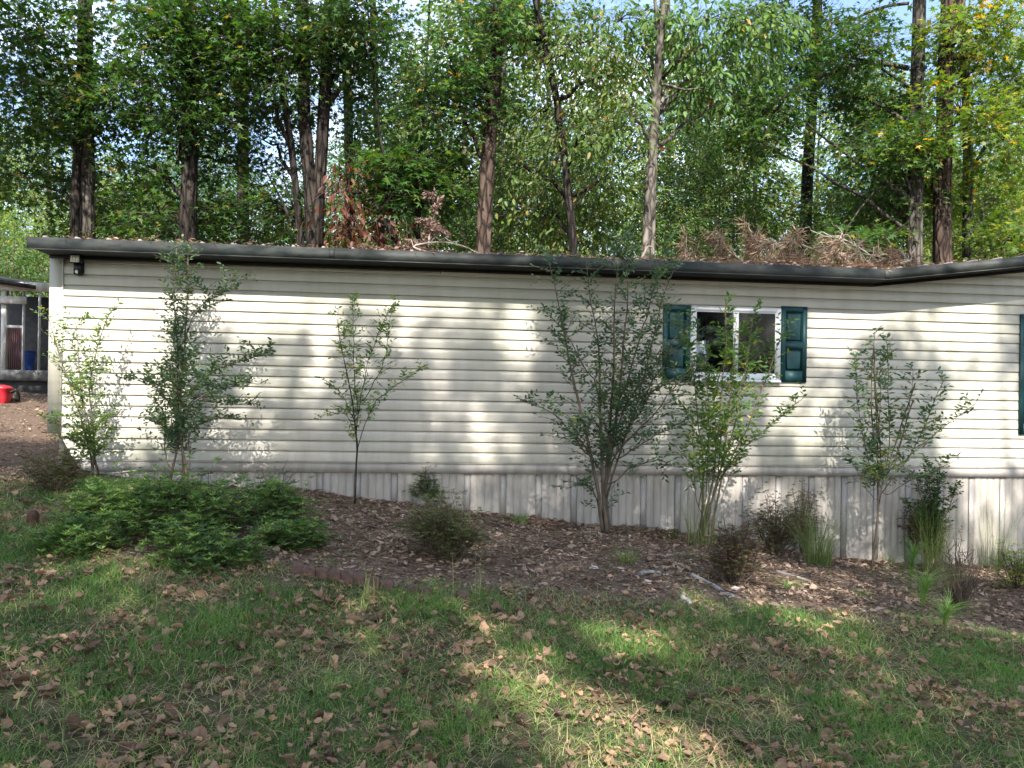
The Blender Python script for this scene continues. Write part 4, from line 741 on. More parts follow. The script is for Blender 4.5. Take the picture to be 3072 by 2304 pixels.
# ------------------------------------------------------------------ low azaleas and weeds
def azalea(name, label, px, py, rx, hz, leafn, mat, stemm=M_TWIG, lsize=.035, seed=1, Y=None, stems=26, depth=1.0, tone=(.1, .8), per=7, stemr=.005, cat='shrub', bare=0.0):
    g = np.random.default_rng(seed); q = G(px, py) if Y is None else P(px, py, Y); x0, y0 = q[0], q[1]; z0 = float(gz(x0, y0)); s = pxm(y0); R = rx/s
    t = thing(name, label, cat, (x0, y0, z0)); tw = MB(); lf = MB(); H = hz/s
    for k in range(stems):
        a = g.uniform(0, 6.28); rr = math.sqrt(g.random()); ex = np.array([math.cos(a)*rr*R, math.sin(a)*rr*R*depth, 0]); hh = H*(1-.55*rr*rr)*g.uniform(.65, 1.08)
        b = np.array([x0, y0, z0-.03])+ex*.25*g.random(); b[2] = float(gz(b[0], b[1]))-.03; e_ = np.array([x0, y0, float(gz(x0+ex[0], y0+ex[1]))])+ex; e_[2] += hh
        e_[1] = min(e_[1], -.06)
        pl = curve(b, e_, 6, hh*.1, .012); tw.tube(pl, np.linspace(stemr, .0015, 6), 4, cap=False)
        for i in range(1, 4):
            c = pl[i+1]; e2 = c + g.normal(0, .35*R*.5+.03, 3)*np.array([1, 1, .6]) + np.array([0, 0, .05]); e2[1] = min(e2[1], -.06); tw.tube(curve(c, e2, 3), np.linspace(stemr*.5, .001, 3), 3, cap=False)
            for cc in (c, e2):
                if g.random() < bare: continue
                for w_ in range(leafn):
                    o = cc + g.normal(0, .03, 3); o[1] = min(o[1], -.05); o[2] = max(o[2], float(gz(o[0], o[1]))+.01); an = g.uniform(0, 6.28)+np.arange(per)*6.28/per
                    D_ = np.stack([np.cos(an), np.sin(an), g.uniform(.1, .9, per)], -1); lf.tmpl(np.repeat(o[None], per, 0), D_, np.array([0, 0, 1.])+g.normal(0, .3, (per, 3)), lsize*g.uniform(.7, 1.2, per), NAR, np.clip(g.uniform(*tone)+g.normal(0, .12, per), 0, 1))
    obj('stem', tw, stemm, t, kind='stuff')
    if lf.v: obj('foliage', lf, mat, t, kind='stuff')
    return t
for j, (lab, px, py, rx, hz, st) in enumerate([
        ('broad green azalea mound spreading below the tall leafy shrub', 560, 1600, 230, 150, 90), ('green azalea with bright tips by the old brick', 350, 1590, 150, 110, 55), ('low green azalea running out over the lawn', 260, 1650, 150, 55, 40),
        ('green azalea mound ending at the skirting', 800, 1560, 150, 100, 55), ('low azalea sprigs at the edge of the mulch', 880, 1640, 110, 55, 34), ('front azalea patch mixing into the grass', 620, 1680, 190, 60, 50)]):
    azalea('azalea_shrub', lab, px, py, rx, hz, 3, M_LF_AZ, lsize=.045, seed=60+j, stems=int(st*1.35), depth=.75, tone=(.05, 1.0))
azalea('azalea_shrub', 'sparse green azalea with bare dark feet in the mulch', 1335, 1680, 140, 190, 3, M_LF_DRY, seed=70, stems=70, lsize=.036, depth=.7, tone=(.5, 1), bare=.15)
azalea('azalea_shrub', 'small half dead azalea with curled twigs against the skirting', 1285, 1515, 62, 115, 2, M_LF_AZ, seed=71, stems=30, lsize=.032, depth=.7, bare=.45)
azalea('azalea_shrub', 'brown leaved azalea in front of the grey fallen limb', 2205, 1755, 110, 210, 3, M_LF_DRY, seed=72, stems=66, lsize=.032, depth=.7, tone=(0, .7), bare=.3)
azalea('azalea_shrub', 'pale dry azalea left of the tall grass', 2325, 1665, 110, 190, 3, M_LF_DRY, seed=73, stems=56, lsize=.034, depth=.5, tone=(.1, .95), bare=.25)
azalea('azalea_shrub', 'tall dry azalea stems rising through the green grass clump', 2410, 1665, 60, 255, 3, M_LF_DRY, seed=74, stems=34, lsize=.032, depth=.5, tone=(.2, .95), bare=.2)
azalea('azalea_shrub', 'bare brown azalea with many upright twigs by the feathery weeds', 2880, 1830, 100, 250, 1, M_LF_DRY, seed=75, stems=60, lsize=.022, depth=.7, tone=(0, .5), bare=.75)
azalea('azalea_shrub', 'reddish dry bush beside the single bare stem', 2705, 1670, 85, 230, 3, M_LF_DRY, seed=76, stems=50, lsize=.034, depth=.5, tone=(0, .45), bare=.15)
azalea('dry_weed', 'tan and green dry weed tangle at the broken corner of the siding', 165, 1475, 100, 140, 3, M_LF_DRY, seed=77, stems=60, lsize=.03, depth=.6, tone=(.3, .95), bare=.35, cat='weed')
azalea('dry_weed', 'bare grey twigs standing against the bottom trim', 830, 1480, 70, 110, 1, M_LF_DRY, seed=78, stems=9, lsize=.03, depth=.3, tone=(0, .4), bare=.85, cat='weed')
azalea('dry_weed', 'yellowish weedy mound at the far right of the bed', 3055, 1770, 110, 150, 3, M_LF_LIGHT, seed=79, stems=40, lsize=.03, depth=.5, tone=(.3, 1), bare=.3, cat='weed')

# blades: curved two-segment strips, vectorised
def blades(mb, base, h, w, lean, az, tone, g, seg=3):
    n = len(base); ts = np.linspace(0, 1, seg+1); d = np.stack([np.cos(az), np.sin(az), np.zeros(n)], -1); side = np.stack([-np.sin(az+g.normal(0, .8, n)), np.cos(az), np.zeros(n)], -1); side = unit(side)
    V = []
    for t in ts:
        c = base + d*(lean*h*t**1.8)[:, None]; c = c + np.array([0, 0, 1.])*(h*(t-.35*np.minimum(lean, 1.2)*t*t))[:, None]
        ww = (w*(1-t**1.5)*.5+.0003)[:, None]; V += [c-side*ww, c+side*ww]
    V = np.stack(V, 1); m = 2*(seg+1); off = (np.arange(n)*m)[:, None]
    for k in range(seg):
        f = np.stack([off[:, 0]+2*k, off[:, 0]+2*k+1, off[:, 0]+2*k+3, off[:, 0]+2*k+2], -1); mb.f.append(f+mb.n); mb.t.append(tone)
    mb.v.append(V.reshape(-1, 3)); mb.n += n*m
def clump(name, label, px, py, hgt, n, R, seed, mat=M_TALLG, tone=(.0, .7), lean=(.05, .6), w=.0034, Y=None):
    g = np.random.default_rng(seed); q = G(px, py) if Y is None else P(px, py, Y); x, y = q[0], q[1]; s = pxm(y); h = hgt/s
    t = thing(name, label, 'grass', (x, y, float(gz(x, y)))); mb = MB(); a = g.uniform(0, 6.28, n); r = R/s*np.sqrt(g.random(n)); b = np.stack([x+r*np.cos(a), np.minimum(y+r*np.sin(a), -.05), np.zeros(n)], -1); b[:, 2] = gz(b[:, 0], b[:, 1])-.02
    az = a+g.normal(0, 1.0, n); az = np.where((np.sin(az) > 0) & (y > -.6), -az, az)
    blades(mb, b, h*g.uniform(.2, 1.05, n)**.8, w*g.uniform(.6, 1.3, n), g.uniform(*lean, n), az, np.clip(g.uniform(tone[0], tone[1], n), 0, 1), g, 4); obj('blade', mb, mat, t, kind='stuff')
clump('grass_clump', 'tall bright green grass clump against the skirting', 2455, 1700, 250, 360, 38, 81, tone=(.0, .9), lean=(.05, .8))
clump('grass_clump', 'long tan and green grass clump with bent straws', 2800, 1720, 300, 240, 36, 82, tone=(.25, 1), lean=(.05, .85))
clump('grass_clump', 'thin wiry grass stems against the far right skirting', 2975, 1700, 300, 90, 60, 83, tone=(.1, .9), lean=(.02, .4))
clump('grass_clump', 'pale grass stems at the foot of the window shrub', 2105, 1640, 230, 120, 50, 84, tone=(.2, 1), lean=(.05, .5))
clump('grass_clump', 'short grass tuft near the single bare stem', 2660, 1690, 70, 90, 25, 85, tone=(0, .7), lean=(.2, .7))
clump('grass_clump', 'small green tuft in the mulch before the tall grass', 2380, 1765, 40, 160, 32, 86, M_GRASS, (.3, .68), (.2, .8))
clump('grass_clump', 'small green tuft isolated in the right mulch', 2590, 1790, 40, 130, 28, 87, M_GRASS, (.2, .65), (.2, .8))
clump('grass_clump', 'wispy pale tuft below the dark many stemmed shrub', 1880, 1690, 75, 160, 30, 88, tone=(.1, .8), lean=(.3, .9))
clump('grass_clump', 'little grass tuft beside the fallen sticks', 1560, 1570, 55, 120, 26, 89, M_GRASS, (.2, .7), (.2, .7))
clump('grass_clump', 'yellow green seedheads standing by the brick edging', 1110, 1800, 140, 26, 30, 90, tone=(.5, 1), lean=(.02, .4), w=.004)
clump('grass_clump', 'two thin seed stalks in front of the sparse azalea', 1430, 1800, 200, 8, 14, 91, tone=(.5, .9), lean=(.0, .12), w=.005)
clump('grass_clump', 'lone pair of stalks beside the sparse azalea', 1360, 1800, 190, 4, 6, 92, tone=(.6, .95), lean=(.0, .08), w=.005)
clump('grass_clump', 'dark strappy tuft at the skirting foot', 2015, 1620, 60, 50, 18, 93, tone=(0, .3), lean=(.3, .9), w=.012)
# feathery weeds
def fennel(label, px, py, hgt, R, n, seed, tone=(0, 1)):
    g = np.random.default_rng(seed); q = G(px, py); x, y = q[0], q[1]; s = pxm(y); h = hgt/s; z = float(gz(x, y)); t = thing('feathery_weed', label, 'weed', (x, y, z)); m = MB()
    pl = densify([(x, y, z-.03), (x+.01, y, z+h*.5), (x+.03, y-.02, z+h*.95)], 7); m.tube(pl, np.linspace(.005, .002, 7), 4); obj('stem', m, M_STEMG, t)
    mb = MB(); u = g.uniform(.35, 1, n); i = np.clip((u*6).astype(int), 0, 5); b = pl[i]+(pl[i+1]-pl[i])*((u*6-i)[:, None]); az = g.uniform(0, 6.28, n)
    ang = np.round(az/1.05)*1.05 + g.normal(0, .22, n)
    blades(mb, b, R/s*g.uniform(.5, 1.1, n), np.full(n, .0042), g.uniform(.9, 1.7, n), ang, g.uniform(*tone, n), g, 4); obj('thread_leaf', mb, M_FENN, t, kind='stuff')
fennel('dark feathery weed standing before the reddish dry bush', 2730, 1770, 130, 112, 151, 95, (0, .4))
fennel('bright drooping feathery weed at the lawn edge', 2765, 1850, 115, 112, 187, 96, (.3, 1))
fennel('small bright feathery weed beside the bare brown azalea', 2830, 1900, 80, 93, 151, 97, (.4, 1))

# ------------------------------------------------------------------ porch and things left of the house
M_PWHITE = noisemat('weathered_white_post', (.40, .40, .39), (.62, .62, .60), 8, (1, 1, .3), .7)
M_PGREY = noisemat('grey_porch_board', (.10, .10, .10), (.20, .20, .195), 8, rough=.8)
M_PWALL = noisemat('dark_porch_wall', (.03, .03, .032), (.06, .06, .062), 5, rough=.9)
M_REDP = noisemat('dark_red_picket', (.06, .012, .014), (.11, .025, .025), 8, rough=.7)
M_RED = noisemat('red_plastic', (.42, .015, .03), (.5, .03, .04), 8, rough=.35)
M_BLUE = noisemat('blue_plastic', (.01, .03, .16), (.015, .05, .22), 8, rough=.45)
YP = 9.0
def pq(px, py, dy=0): return P(px, py, YP+dy)
pz = pq(60, 1118)[2]; pc = pq(20, 1118)
porch = thing('porch', 'dark screened porch with white post and red pickets beyond the house corner', 'porch', (pc[0], YP, pz-.3))
def pbox(name, x0, y0, x1, y1, d0, d1, mat, par=None):
    a = pq(x0, y1); b = pq(x1, y0); m = MB(); m.box((a[0], YP+d0, a[2]), (b[0], YP+d1, b[2])); return obj(name, m, mat, par or porch)
a = pq(-260, 800); b = pq(112, 862); m = MB()
m.hexa([(a[0], YP-.35, a[2]-.12), (b[0], YP-.35, b[2]-.08), (b[0], YP+3.4, b[2]+.3), (a[0], YP+3.4, a[2]+.3), (a[0], YP-.35, a[2]+.02), (b[0], YP-.35, b[2]), (b[0], YP+3.4, b[2]+.4), (a[0], YP+3.4, a[2]+.42)])
obj('roof', m, M_SOFF, porch)
pbox('back_wall', -260, 835, 165, 1112, 3.0, 3.1, M_PWALL); pbox('deck', -260, 1112, 150, 1136, -.05, 3.1, M_PGREY); pbox('post', 2, 862, 19, 1113, -.02, .1, M_PWHITE); pbox('post', 64, 868, 71, 1113, 0, .08, M_PWHITE); pbox('post', 112, 874, 118, 1113, 0, .08, M_PWHITE); pbox('post', -120, 850, -108, 1113, 0, .08, M_PWHITE)
pbox('beam', -260, 850, 155, 864, -.06, -.021, M_PWHITE); pbox('cross_board', -60, 892, 86, 910, -.12, -.061, M_PWHITE); pbox('handrail', 18, 976, 66, 983, .01, .05, M_PWHITE); pbox('knee_wall', 72, 1040, 155, 1112, 2.5, 2.55, M_PGREY)
for k in range(7): pbox('picket', 21+k*6.3, 985, 24.6+k*6.3, 1112, .02, .045, M_REDP)
for k in range(9): pbox('picket', -105+k*12, 985, -99+k*12, 1112, .02, .045, M_REDP)
pbox('lattice_skirt', -260, 1137, 150, 1196, .05, .09, M_PWALL)
def tub(name, label, cat, px, py, Yt, r, h, mat, taper=.8, lid=True):
    c = P(px, py, Yt); z = c[2]; t = thing(name, label, cat, (c[0], Yt, z)); m = MB(); m.tube([(c[0], Yt, z), (c[0], Yt, z+h*.05), (c[0], Yt, z+h*.9), (c[0], Yt, z+h)], np.array([r*taper*.95, r*taper, r*.97, r]), 20); obj('body', m, mat, t, smooth_=False)
    m = MB(); m.tube([(c[0], Yt, z+h-.01), (c[0], Yt, z+h+.015)], [r*1.07, r*1.07], 20); obj('rim', m, mat, t)
tub('blue_bin', 'blue plastic bin standing on the dark porch', 'bin', 82, 1110, YP+1.2, .16, .42, M_BLUE)
# red low wheelbarrow-like tray at the frame's edge
c = G(14, 1212); zt_ = float(gz(c[0], c[1])); t = thing('red_tray', 'red plastic tray lying on the ground by the porch', 'tray', (c[0], c[1], zt_)); m = MB()
x0, y0 = c[0]-.10, c[1]
ring = lambda k, z, f: [(x0+k*.20*math.copysign(abs(math.cos(a))**.6, math.cos(a)), y0+k*.16*math.copysign(abs(math.sin(a))**.6, math.sin(a)), z) for a in np.linspace(0, 6.283, 24, endpoint=False)]
rs = [ring(.75, zt_+.0, 0), ring(.95, zt_+.12, 0), ring(1.0, zt_+.26, 0), ring(1.06, zt_+.27, 0), ring(1.06, zt_+.30, 0), ring(.8, zt_+.33, 0), ring(.3, zt_+.36, 0)]
V = np.concatenate(rs); j = np.arange(24); k = (j+1) % 24
m.add(V, np.concatenate([np.stack([i*24+j, i*24+k, (i+1)*24+k, (i+1)*24+j], -1) for i in range(6)])); m.f.append(np.array([6*24+np.arange(24)])); m.t.append(np.array([.5])); obj('shell', m, M_RED, t, smooth_=True)
m = MB(); m.tube([(x0+.19, y0-.06, zt_+.2), (x0+.25, y0-.06, zt_+.24), (x0+.25, y0+.06, zt_+.24), (x0+.19, y0+.06, zt_+.2)], .015, 6); obj('handle', m, M_BLACK, t)
c = G(44, 1205); zt_ = float(gz(c[0], c[1])); m = MB(); m.tube([(c[0], c[1], zt_-.02), (c[0]+.005, c[1], zt_+.1), (c[0], c[1], zt_+.24)], [.10, .085, .088], 12, jit=.06); tag(obj('tree_stump', m, M_BARK_G, origin=(c[0], c[1], zt_)), 'short cut log standing beside the red tray', 'log')

# ------------------------------------------------------------------ bricks, fallen wood
def scallop(label, px, py, wpx, hpx, rot=0, lean=0):
    q = G(px, py); s = pxm(q[1]); w, h, th = wpx/s, hpx/s, .055; z = float(gz(q[0], q[1])); m = MB()
    pr = [(-w/2, -.05), (w/2, -.05), (w/2, h*.55)] + [(w/2*math.cos(a), h*.55+h*.45*math.sin(a)) for a in np.linspace(.25, math.pi-.25, 9)] + [(-w/2, h*.55)]
    n = len(pr); ca, sa = math.cos(rot), math.sin(rot); V = []
    for yy in (-th/2, th/2): V += [(q[0]+a*ca-(yy+b*lean)*sa, q[1]+a*sa+(yy+b*lean)*ca, z+b) for a, b in pr]
    m.add(V[:], [[i, (i+1) % n, n+(i+1) % n, n+i] for i in range(n)]); m.f.append(np.array([list(range(n))[::-1]])+m.n-2*n); m.t.append(np.array([.5])); m.f.append(np.array([list(range(n, 2*n))])+m.n-2*n); m.t.append(np.array([.5]))
    return tag(obj('edging_brick', m, M_EDGE, origin=(q[0], q[1], z)), label, 'brick', 'scalloped edging along the bed')
for k, (px, py, w_, h_, r_) in enumerate([(893, 1722, 34, 30, .1), (925, 1735, 40, 34, -.1), (964, 1737, 42, 32, -.15), (1003, 1745, 40, 36, -.1), (1040, 1752, 42, 38, -.2), (1075, 1758, 38, 36, -.1), (1118, 1768, 42, 36, -.1), (1160, 1775, 38, 32, -.2), (1240, 1785, 36, 30, 0), (1275, 1790, 36, 30, .1), (1390, 1800, 38, 26, .1)]):
    scallop('scalloped red brown edging brick half sunk at the edge of the mulch', px, py, w_, h_, r_, rng.uniform(-.2, .2))
q = G(100, 1580); scallop('worn brick standing in leaves left of the green azalea', 98, 1575, 30, 44, .5, -.5)
def log(name, label, pts, w0, w1, mat, cat='log', lift=.0, jit=.06, n=10, sides=8):
    q = []
    for a, b in pts: r = G(a, b); q.append((r[0], r[1], float(gz(r[0], r[1]))+lift))
    q = densify(q, n); s = pxm(q[0][1]); rr = np.linspace(w0, w1, n)/2/s; q[:, 2] += rr*.45; q[1:-1, :2] += rng.normal(0, .006, (n-2, 2)); m = MB(); m.tube(q, rr, sides, jit=jit)
    return tag(obj(name, m, mat, origin=tuple(q[0])), label, cat)
M_BIRCH = noisemat('white_bark', (.12, .115, .105), (.40, .385, .365), 18, (1, 1, 1), .85, .3)
log('white_log', 'short white barked log lying on the mulch edge', [(1920, 1728), (1952, 1722), (1990, 1724)], 17, 14, M_BIRCH)
log('pale_stick', 'straight pale stick above the short white log', [(1975, 1668), (2010, 1667), (2044, 1664)], 8, 6, M_BIRCH, 'stick')
log('pale_stick', 'pair of tan sticks crossing beside the white log', [(1990, 1683), (2030, 1690), (2070, 1702)], 7, 4, M_BRANCH, 'stick')
log('grey_log', 'grey lichen covered limb lying in front of the brown azalea', [(2075, 1728), (2105, 1745), (2140, 1762), (2170, 1780), (2205, 1795)], 16, 11, M_LICHEN)
log('grey_log', 'grey limb end half hidden in the grass below the bed', [(2046, 1795), (2062, 1808), (2078, 1825)], 16, 13, M_LICHEN)
log('pale_stick', 'pale weathered plank strip in front of the tall grass', [(2330, 1718), (2390, 1735), (2450, 1752)], 13, 8, M_BRANCH, 'stick')
for k, (pt, w0) in enumerate([([(1455, 1558), (1520, 1580), (1600, 1592), (1690, 1595)], 9), ([(1460, 1565), (1530, 1600), (1560, 1612)], 6), ([(1590, 1600), (1680, 1622), (1750, 1632)], 5), ([(1620, 1640), (1700, 1655), (1790, 1690), (1860, 1722)], 4), ([(1580, 1610), (1640, 1590), (1730, 1585)], 4), ([(1660, 1650), (1730, 1625), (1760, 1610)], 3)]):
    log('fallen_branch', ['thick end of the broken branch lying beside the sparse azalea', 'short spur of the broken branch on the mulch', 'straight dead branch lying below the skirting', 'long thin dead branch pointing at the white log', 'thin dead twig crossing the broken branch', 'short crossing twig below the dead branches'][k], pt, w0, 2.5, M_TWIG, 'branch', .015, .05, 12, 5)
log('pale_stick', 'pale stick caught in the bright green azalea', [(335, 1497), (375, 1490), (412, 1484)], 6, 5, M_BRANCH, 'stick', .22)

# ------------------------------------------------------------------ litter on the roof
rl = MB(); g = np.random.default_rng(301); n = 5200
u = g.random(n); xs = np.where(u < .3, g.uniform(-4.6, 4.3, n), np.where(u < .5, g.uniform(-1.7, 1.8, n), g.normal(3.3, 1.0, n))); xs = np.clip(xs, -4.8, 6.2); ys = -OVH + .01 + np.abs(g.normal(0, .35, n)); ys = np.minimum(ys, 2.5)
zs = ZE + rake(xs) + .0335*(ys+OVH)*np.where(xs < XB, 1, .4) + .006 + np.abs(g.normal(0, .02, n))*(1+1.1*np.exp(-((xs-3.1)/1.0)**2))
a = g.uniform(0, 6.28, n); D_ = np.stack([np.cos(a), np.sin(a), g.normal(0, .25, n)], -1)
nd = g.random(n) < .5
rl.tmpl(np.stack([xs, ys, zs], -1)[nd], D_[nd], np.array([0, 0, 1.])+g.normal(0, .5, (nd.sum(), 3)), .06*g.uniform(.5, 1.3, nd.sum()), ELL2, g.random(nd.sum()))
rl.tmpl(np.stack([xs, ys, zs], -1)[~nd], D_[~nd], np.array([0, 0, 1.])+g.normal(0, .5, ((~nd).sum(), 3)), .16*g.uniform(.5, 1.2, (~nd).sum()), NAR, g.random((~nd).sum()), .1)
ro_l = obj('roof_litter', rl, M_NEEDLE, kind='stuff'); tag(ro_l, 'brown pine needles and dead leaves lying along the roof edge', 'leaf litter')
def deadbranch(name, label, pts, Yd, w0, needles, seed, subs=8, sl=.35, curl=False, mat=M_BRANCH):
    g = np.random.default_rng(seed); q = densify([P(a, b, Yd+dy) for a, b, dy in pts], 14); s = pxm(Yd); t = thing(name, label, 'branch', tuple(q[0])); m = MB(); m.tube(q, np.linspace(w0, 2.2, 14)/2/s, 6, jit=.08); bo = obj('main_stem', m, mat, t); tw = MB(); nd = MB()
    for k in range(subs):
        i = int(g.integers(3, 14)); p = q[i]; d = q[min(13, i+1)]-q[i-1]; d = d/np.linalg.norm(d)+g.normal(0, .75, 3)*np.array([1, .8, .8]); d /= np.linalg.norm(d); Ls = sl*g.uniform(.4, 1.1); pl = curve(p, p+d*Ls+np.array([0, 0, .04]), 6, .03, .012); pl[:, 2] = np.maximum(pl[:, 2], ZE+.02); pl[2:, 2] -= .02*np.arange(4); tw.tube(pl, np.linspace(.0065, .0018, 6), 4)
        for h in range(needles):
            b = pl[int(g.integers(2, 6))]+g.normal(0, .012, 3); kk = 12; b = pl[1]+(pl[-1]-pl[1])*g.uniform(0, 1, (kk, 1))+g.normal(0, .015, (kk, 3)); dd = d*.8 + g.normal(0, .38, (kk, 3)); dd[:, 2] -= g.uniform(.3, 1.3, kk); nd.tmpl(b, dd, g.normal(0, 1, (kk, 3)), (.055 if curl else .17)*g.uniform(.5, 1.2, kk), ELL2 if curl else NAR, g.random(kk), 1.0 if curl else .08)
    obj('twig', tw, mat, t, kind='stuff')
    if nd.v: obj('dead_needles', nd, M_DEADL if curl else M_NEEDLE, t, kind='stuff')
M_DEADL = M_LF_DEAD
deadbranch('dead_branch', 'pale curved bare branch lying on the middle of the roof', [(1300, 762, 0), (1220, 738, 0), (1330, 722, .1), (1400, 740, 0), (1450, 765, -.1)], .3, 7, 0, 311, 5, .3)
deadbranch('dead_branch', 'clump of curled grey dead leaves on the roof by the red sapling', [(1280, 765, 0), (1290, 700, .05), (1305, 640, .1), (1315, 590, .1)], .6, 7, 11, 312, 12, .22, True)
deadbranch('dead_branch', 'low curled dead leaves on the roof behind the fascia', [(1170, 762, 0), (1230, 740, 0), (1290, 735, 0)], .5, 6, 9, 313, 10, .18, True)
deadbranch('dead_pine_branch', 'upright bunch of brown dead pine needles on the roof above the window', [(2310, 785, 0), (2285, 755, 0), (2262, 730, 0), (2252, 700, 0)], .6, 8, 3, 314, 12, .18)
deadbranch('dead_pine_branch', 'dead pine branch with pinkish stub leaning on the roof', [(2430, 792, 0), (2390, 765, 0), (2380, 745, 0), (2392, 722, 0)], .2, 12, 3, 315, 12, .18)
deadbranch('dead_pine_branch', 'long dead pine branch with brown needles along the roof edge', [(2640, 795, 0), (2540, 770, 0), (2450, 755, 0), (2380, 720, .1), (2330, 730, .1)], .1, 11, 3, 316, 20, .28)
deadbranch('dead_branch', 'arching bare pale twigs over the right roof edge', [(2640, 790, 0), (2590, 750, 0), (2530, 715, .1), (2460, 708, .1)], .2, 7, 0, 317, 9, .35)
deadbranch('dead_branch', 'bare forked twig standing by the bend in the roof', [(2690, 795, 0), (2640, 770, 0), (2580, 760, 0), (2540, 735, 0)], .05, 6, 2, 318, 8, .3)
deadbranch('dead_pine_branch', 'dead pine sprig hanging on the roof over the left shutter', [(2230, 785, 0), (2180, 750, 0), (2165, 715, 0)], .3, 8, 3, 319, 11, .18)
deadbranch('dead_branch', 'pale split stub beside the forked sapling trunk', [(1925, 775, 0), (1945, 735, 0), (1962, 745, 0), (1960, 775, 0)], .1, 9, 0, 320, 4, .25)
deadbranch('dead_pine_branch', 'small brown needle heap left of the dead pine sprig', [(2110, 785, 0), (2070, 765, 0), (2055, 745, 0)], .3, 7, 3, 321, 8, .2)
deadbranch('dead_pine_branch', 'flat spread of brown needles near the bend in the roof', [(2700, 790, 0), (2740, 780, 0), (2600, 785, .1)], .0, 7, 4, 322, 18, .25)

# ------------------------------------------------------------------ lawn grass
g = np.random.default_rng(401)
def vnoise(x, y, f, s): 
    return np.sin(x*f*1.3+s)*np.sin(y*f*1.7+2*s)+.6*np.sin(x*f*2.9-y*f*1.1+3*s)+.4*np.sin(y*f*4.3+x*f*3.7+s*5)
def lawn_xy(n, y0=-5.7, y1=-.35):
    y = g.uniform(y0, y1, n); d = y-CAM[1]; xc = CAM[0]+d*math.tan(AX); x = xc + g.uniform(-1, 1, n)*(d*.72+.95); return x, y
def w_lawn(x, y):
    w = (1-bedness(x, y))*np.clip(.62+.42*vnoise(x, y, 1.9, 1.3)+.25*vnoise(x, y, 5.1, .7), .06, 1)
    w *= 1-.75*smooth(-3.6, -4.6, x)*smooth(-2.0, -1.0, y); return np.maximum(w, .05*np.clip(vnoise(x, y, 3.3, 2.2)-.3, .1, 1)*(bedness(x, y) > .3)*(y < -.5))
x, y = lawn_xy(690000); d = (y-CAM[1]); prob = w_lawn(x, y)*np.clip(d/7.5, .35, 1.0)   # even cover per square metre
kp = g.random(len(x)) < prob; x, y = x[kp], y[kp]; n = len(x); b = np.stack([x, y, gz(x, y)-.008], -1)
pat = vnoise(x, y, 2.3, 4.0)
h = g.uniform(.03, .075, n)*(1+.28*pat)*(1+.5*(g.random(n) < .04)); dead = g.random(n) < .12+.12*(pat < -.4)
tone = np.where(dead, g.uniform(.74, 1, n), np.clip(.32+.13*pat+g.normal(0, .13, n), 0, .72)); h = np.where(dead, h*1.1, np.maximum(h, .02)); lean = np.where(dead, g.uniform(.7, 1.5, n), g.uniform(.15, 1.1, n))
lm = MB(); blades(lm, b, h, g.uniform(.0025, .0046, n), lean, g.uniform(0, 6.28, n), tone, g, 2)
x, y = lawn_xy(95000); kp = g.random(len(x)) < (1-.97*bedness(x, y))*np.clip(.6-.4*vnoise(x, y, 1.9, 1.3), .15, 1)*np.clip((y-CAM[1])/7.5, .35, 1); x, y = x[kp], y[kp]; n = len(x)
blades(lm, np.stack([x, y, gz(x, y)+g.uniform(.0, .014, n)], -1), g.uniform(.03, .085, n), g.uniform(.0022, .004, n), g.uniform(2.2, 5, n)*.5, g.uniform(0, 6.28, n), np.clip(g.normal(.86, .1, n), .7, 1), g, 2)
tag(obj('lawn_grass', lm, M_GRASS, kind='stuff'), 'short green lawn grass mixed with straw', 'grass')

# ------------------------------------------------------------------ leaf litter in the bed, fallen leaves on the lawn
def curl_leaf(seed, T, c=.35):
    g = np.random.default_rng(seed); v, f = T; v = v.copy(); a = g.uniform(-c, c, 4); v[:, 2] = v[:, 2]*.6 + a[0]*(v[:, 0]-.5)**2*1.6 + abs(a[1])*v[:, 1]**2*3 + a[2]*v[:, 0]*v[:, 1]*1.6 + g.normal(0, .025, len(v)); v[:, 1] *= g.uniform(.75, 1.1); return (v, f)
def crumple(seed):
    g = np.random.default_rng(seed); n = 13; a = np.linspace(0, 6.283, n, endpoint=False)+g.normal(0, .1, n); k = g.uniform(.45, .85); lob = 1-.58*(np.arange(n) % 2)*g.uniform(.2, 1, n)*(g.random() < .75)
    r = .5*lob*g.uniform(.8, 1.08, n); x = r*np.cos(a); y = r*k*np.sin(a); fold = g.uniform(.2, 1.1); f2 = g.normal(0, .9); z = fold*np.abs(y)*.9 + f2*x*x + g.normal(0, .05, n) + g.normal(0, .5)*x*y*2
    x = x*(1-.25*abs(f2)*np.abs(x)); v = np.concatenate([np.stack([x, y, z], -1), [[g.normal(0, .05), 0, g.normal(0, .03)]], [[.62, .01, .05], [.5, .012, .02], [.5, -.012, .02]]])
    return (v, [[(n, i, (i+1) % n) for i in range(n)] + [(n+1, n+2, n+3)]])
CL = [crumple(700+i) for i in range(18)] if True else [curl_leaf(500+i, [OAK, OAK, OAK, OAK, ELL, OAK][i % 6], .95) for i in range(18)]; CS = [curl_leaf(540+i, ELL2, .5) for i in range(4)] + [curl_leaf(560+i, ELL, .6) for i in range(4)]
bl = MB(); N0 = 60000; y = g.uniform(-3.3, .0, N0); x = g.uniform(-6.9, 7.0, N0); bd = bedness(x, y); x2 = g.uniform(-9.5, -4.6, 9000); y2 = g.uniform(-1.5, 9, 9000)
kp = g.random(N0) < bd*np.clip(.75+.3*vnoise(x, y, 2.7, 2), .25, 1); x = np.r_[x[kp], x2]; y = np.r_[y[kp], y2]; kp = (y < -.03) | (x < -4.95); x, y = x[kp], y[kp]; n = len(x)
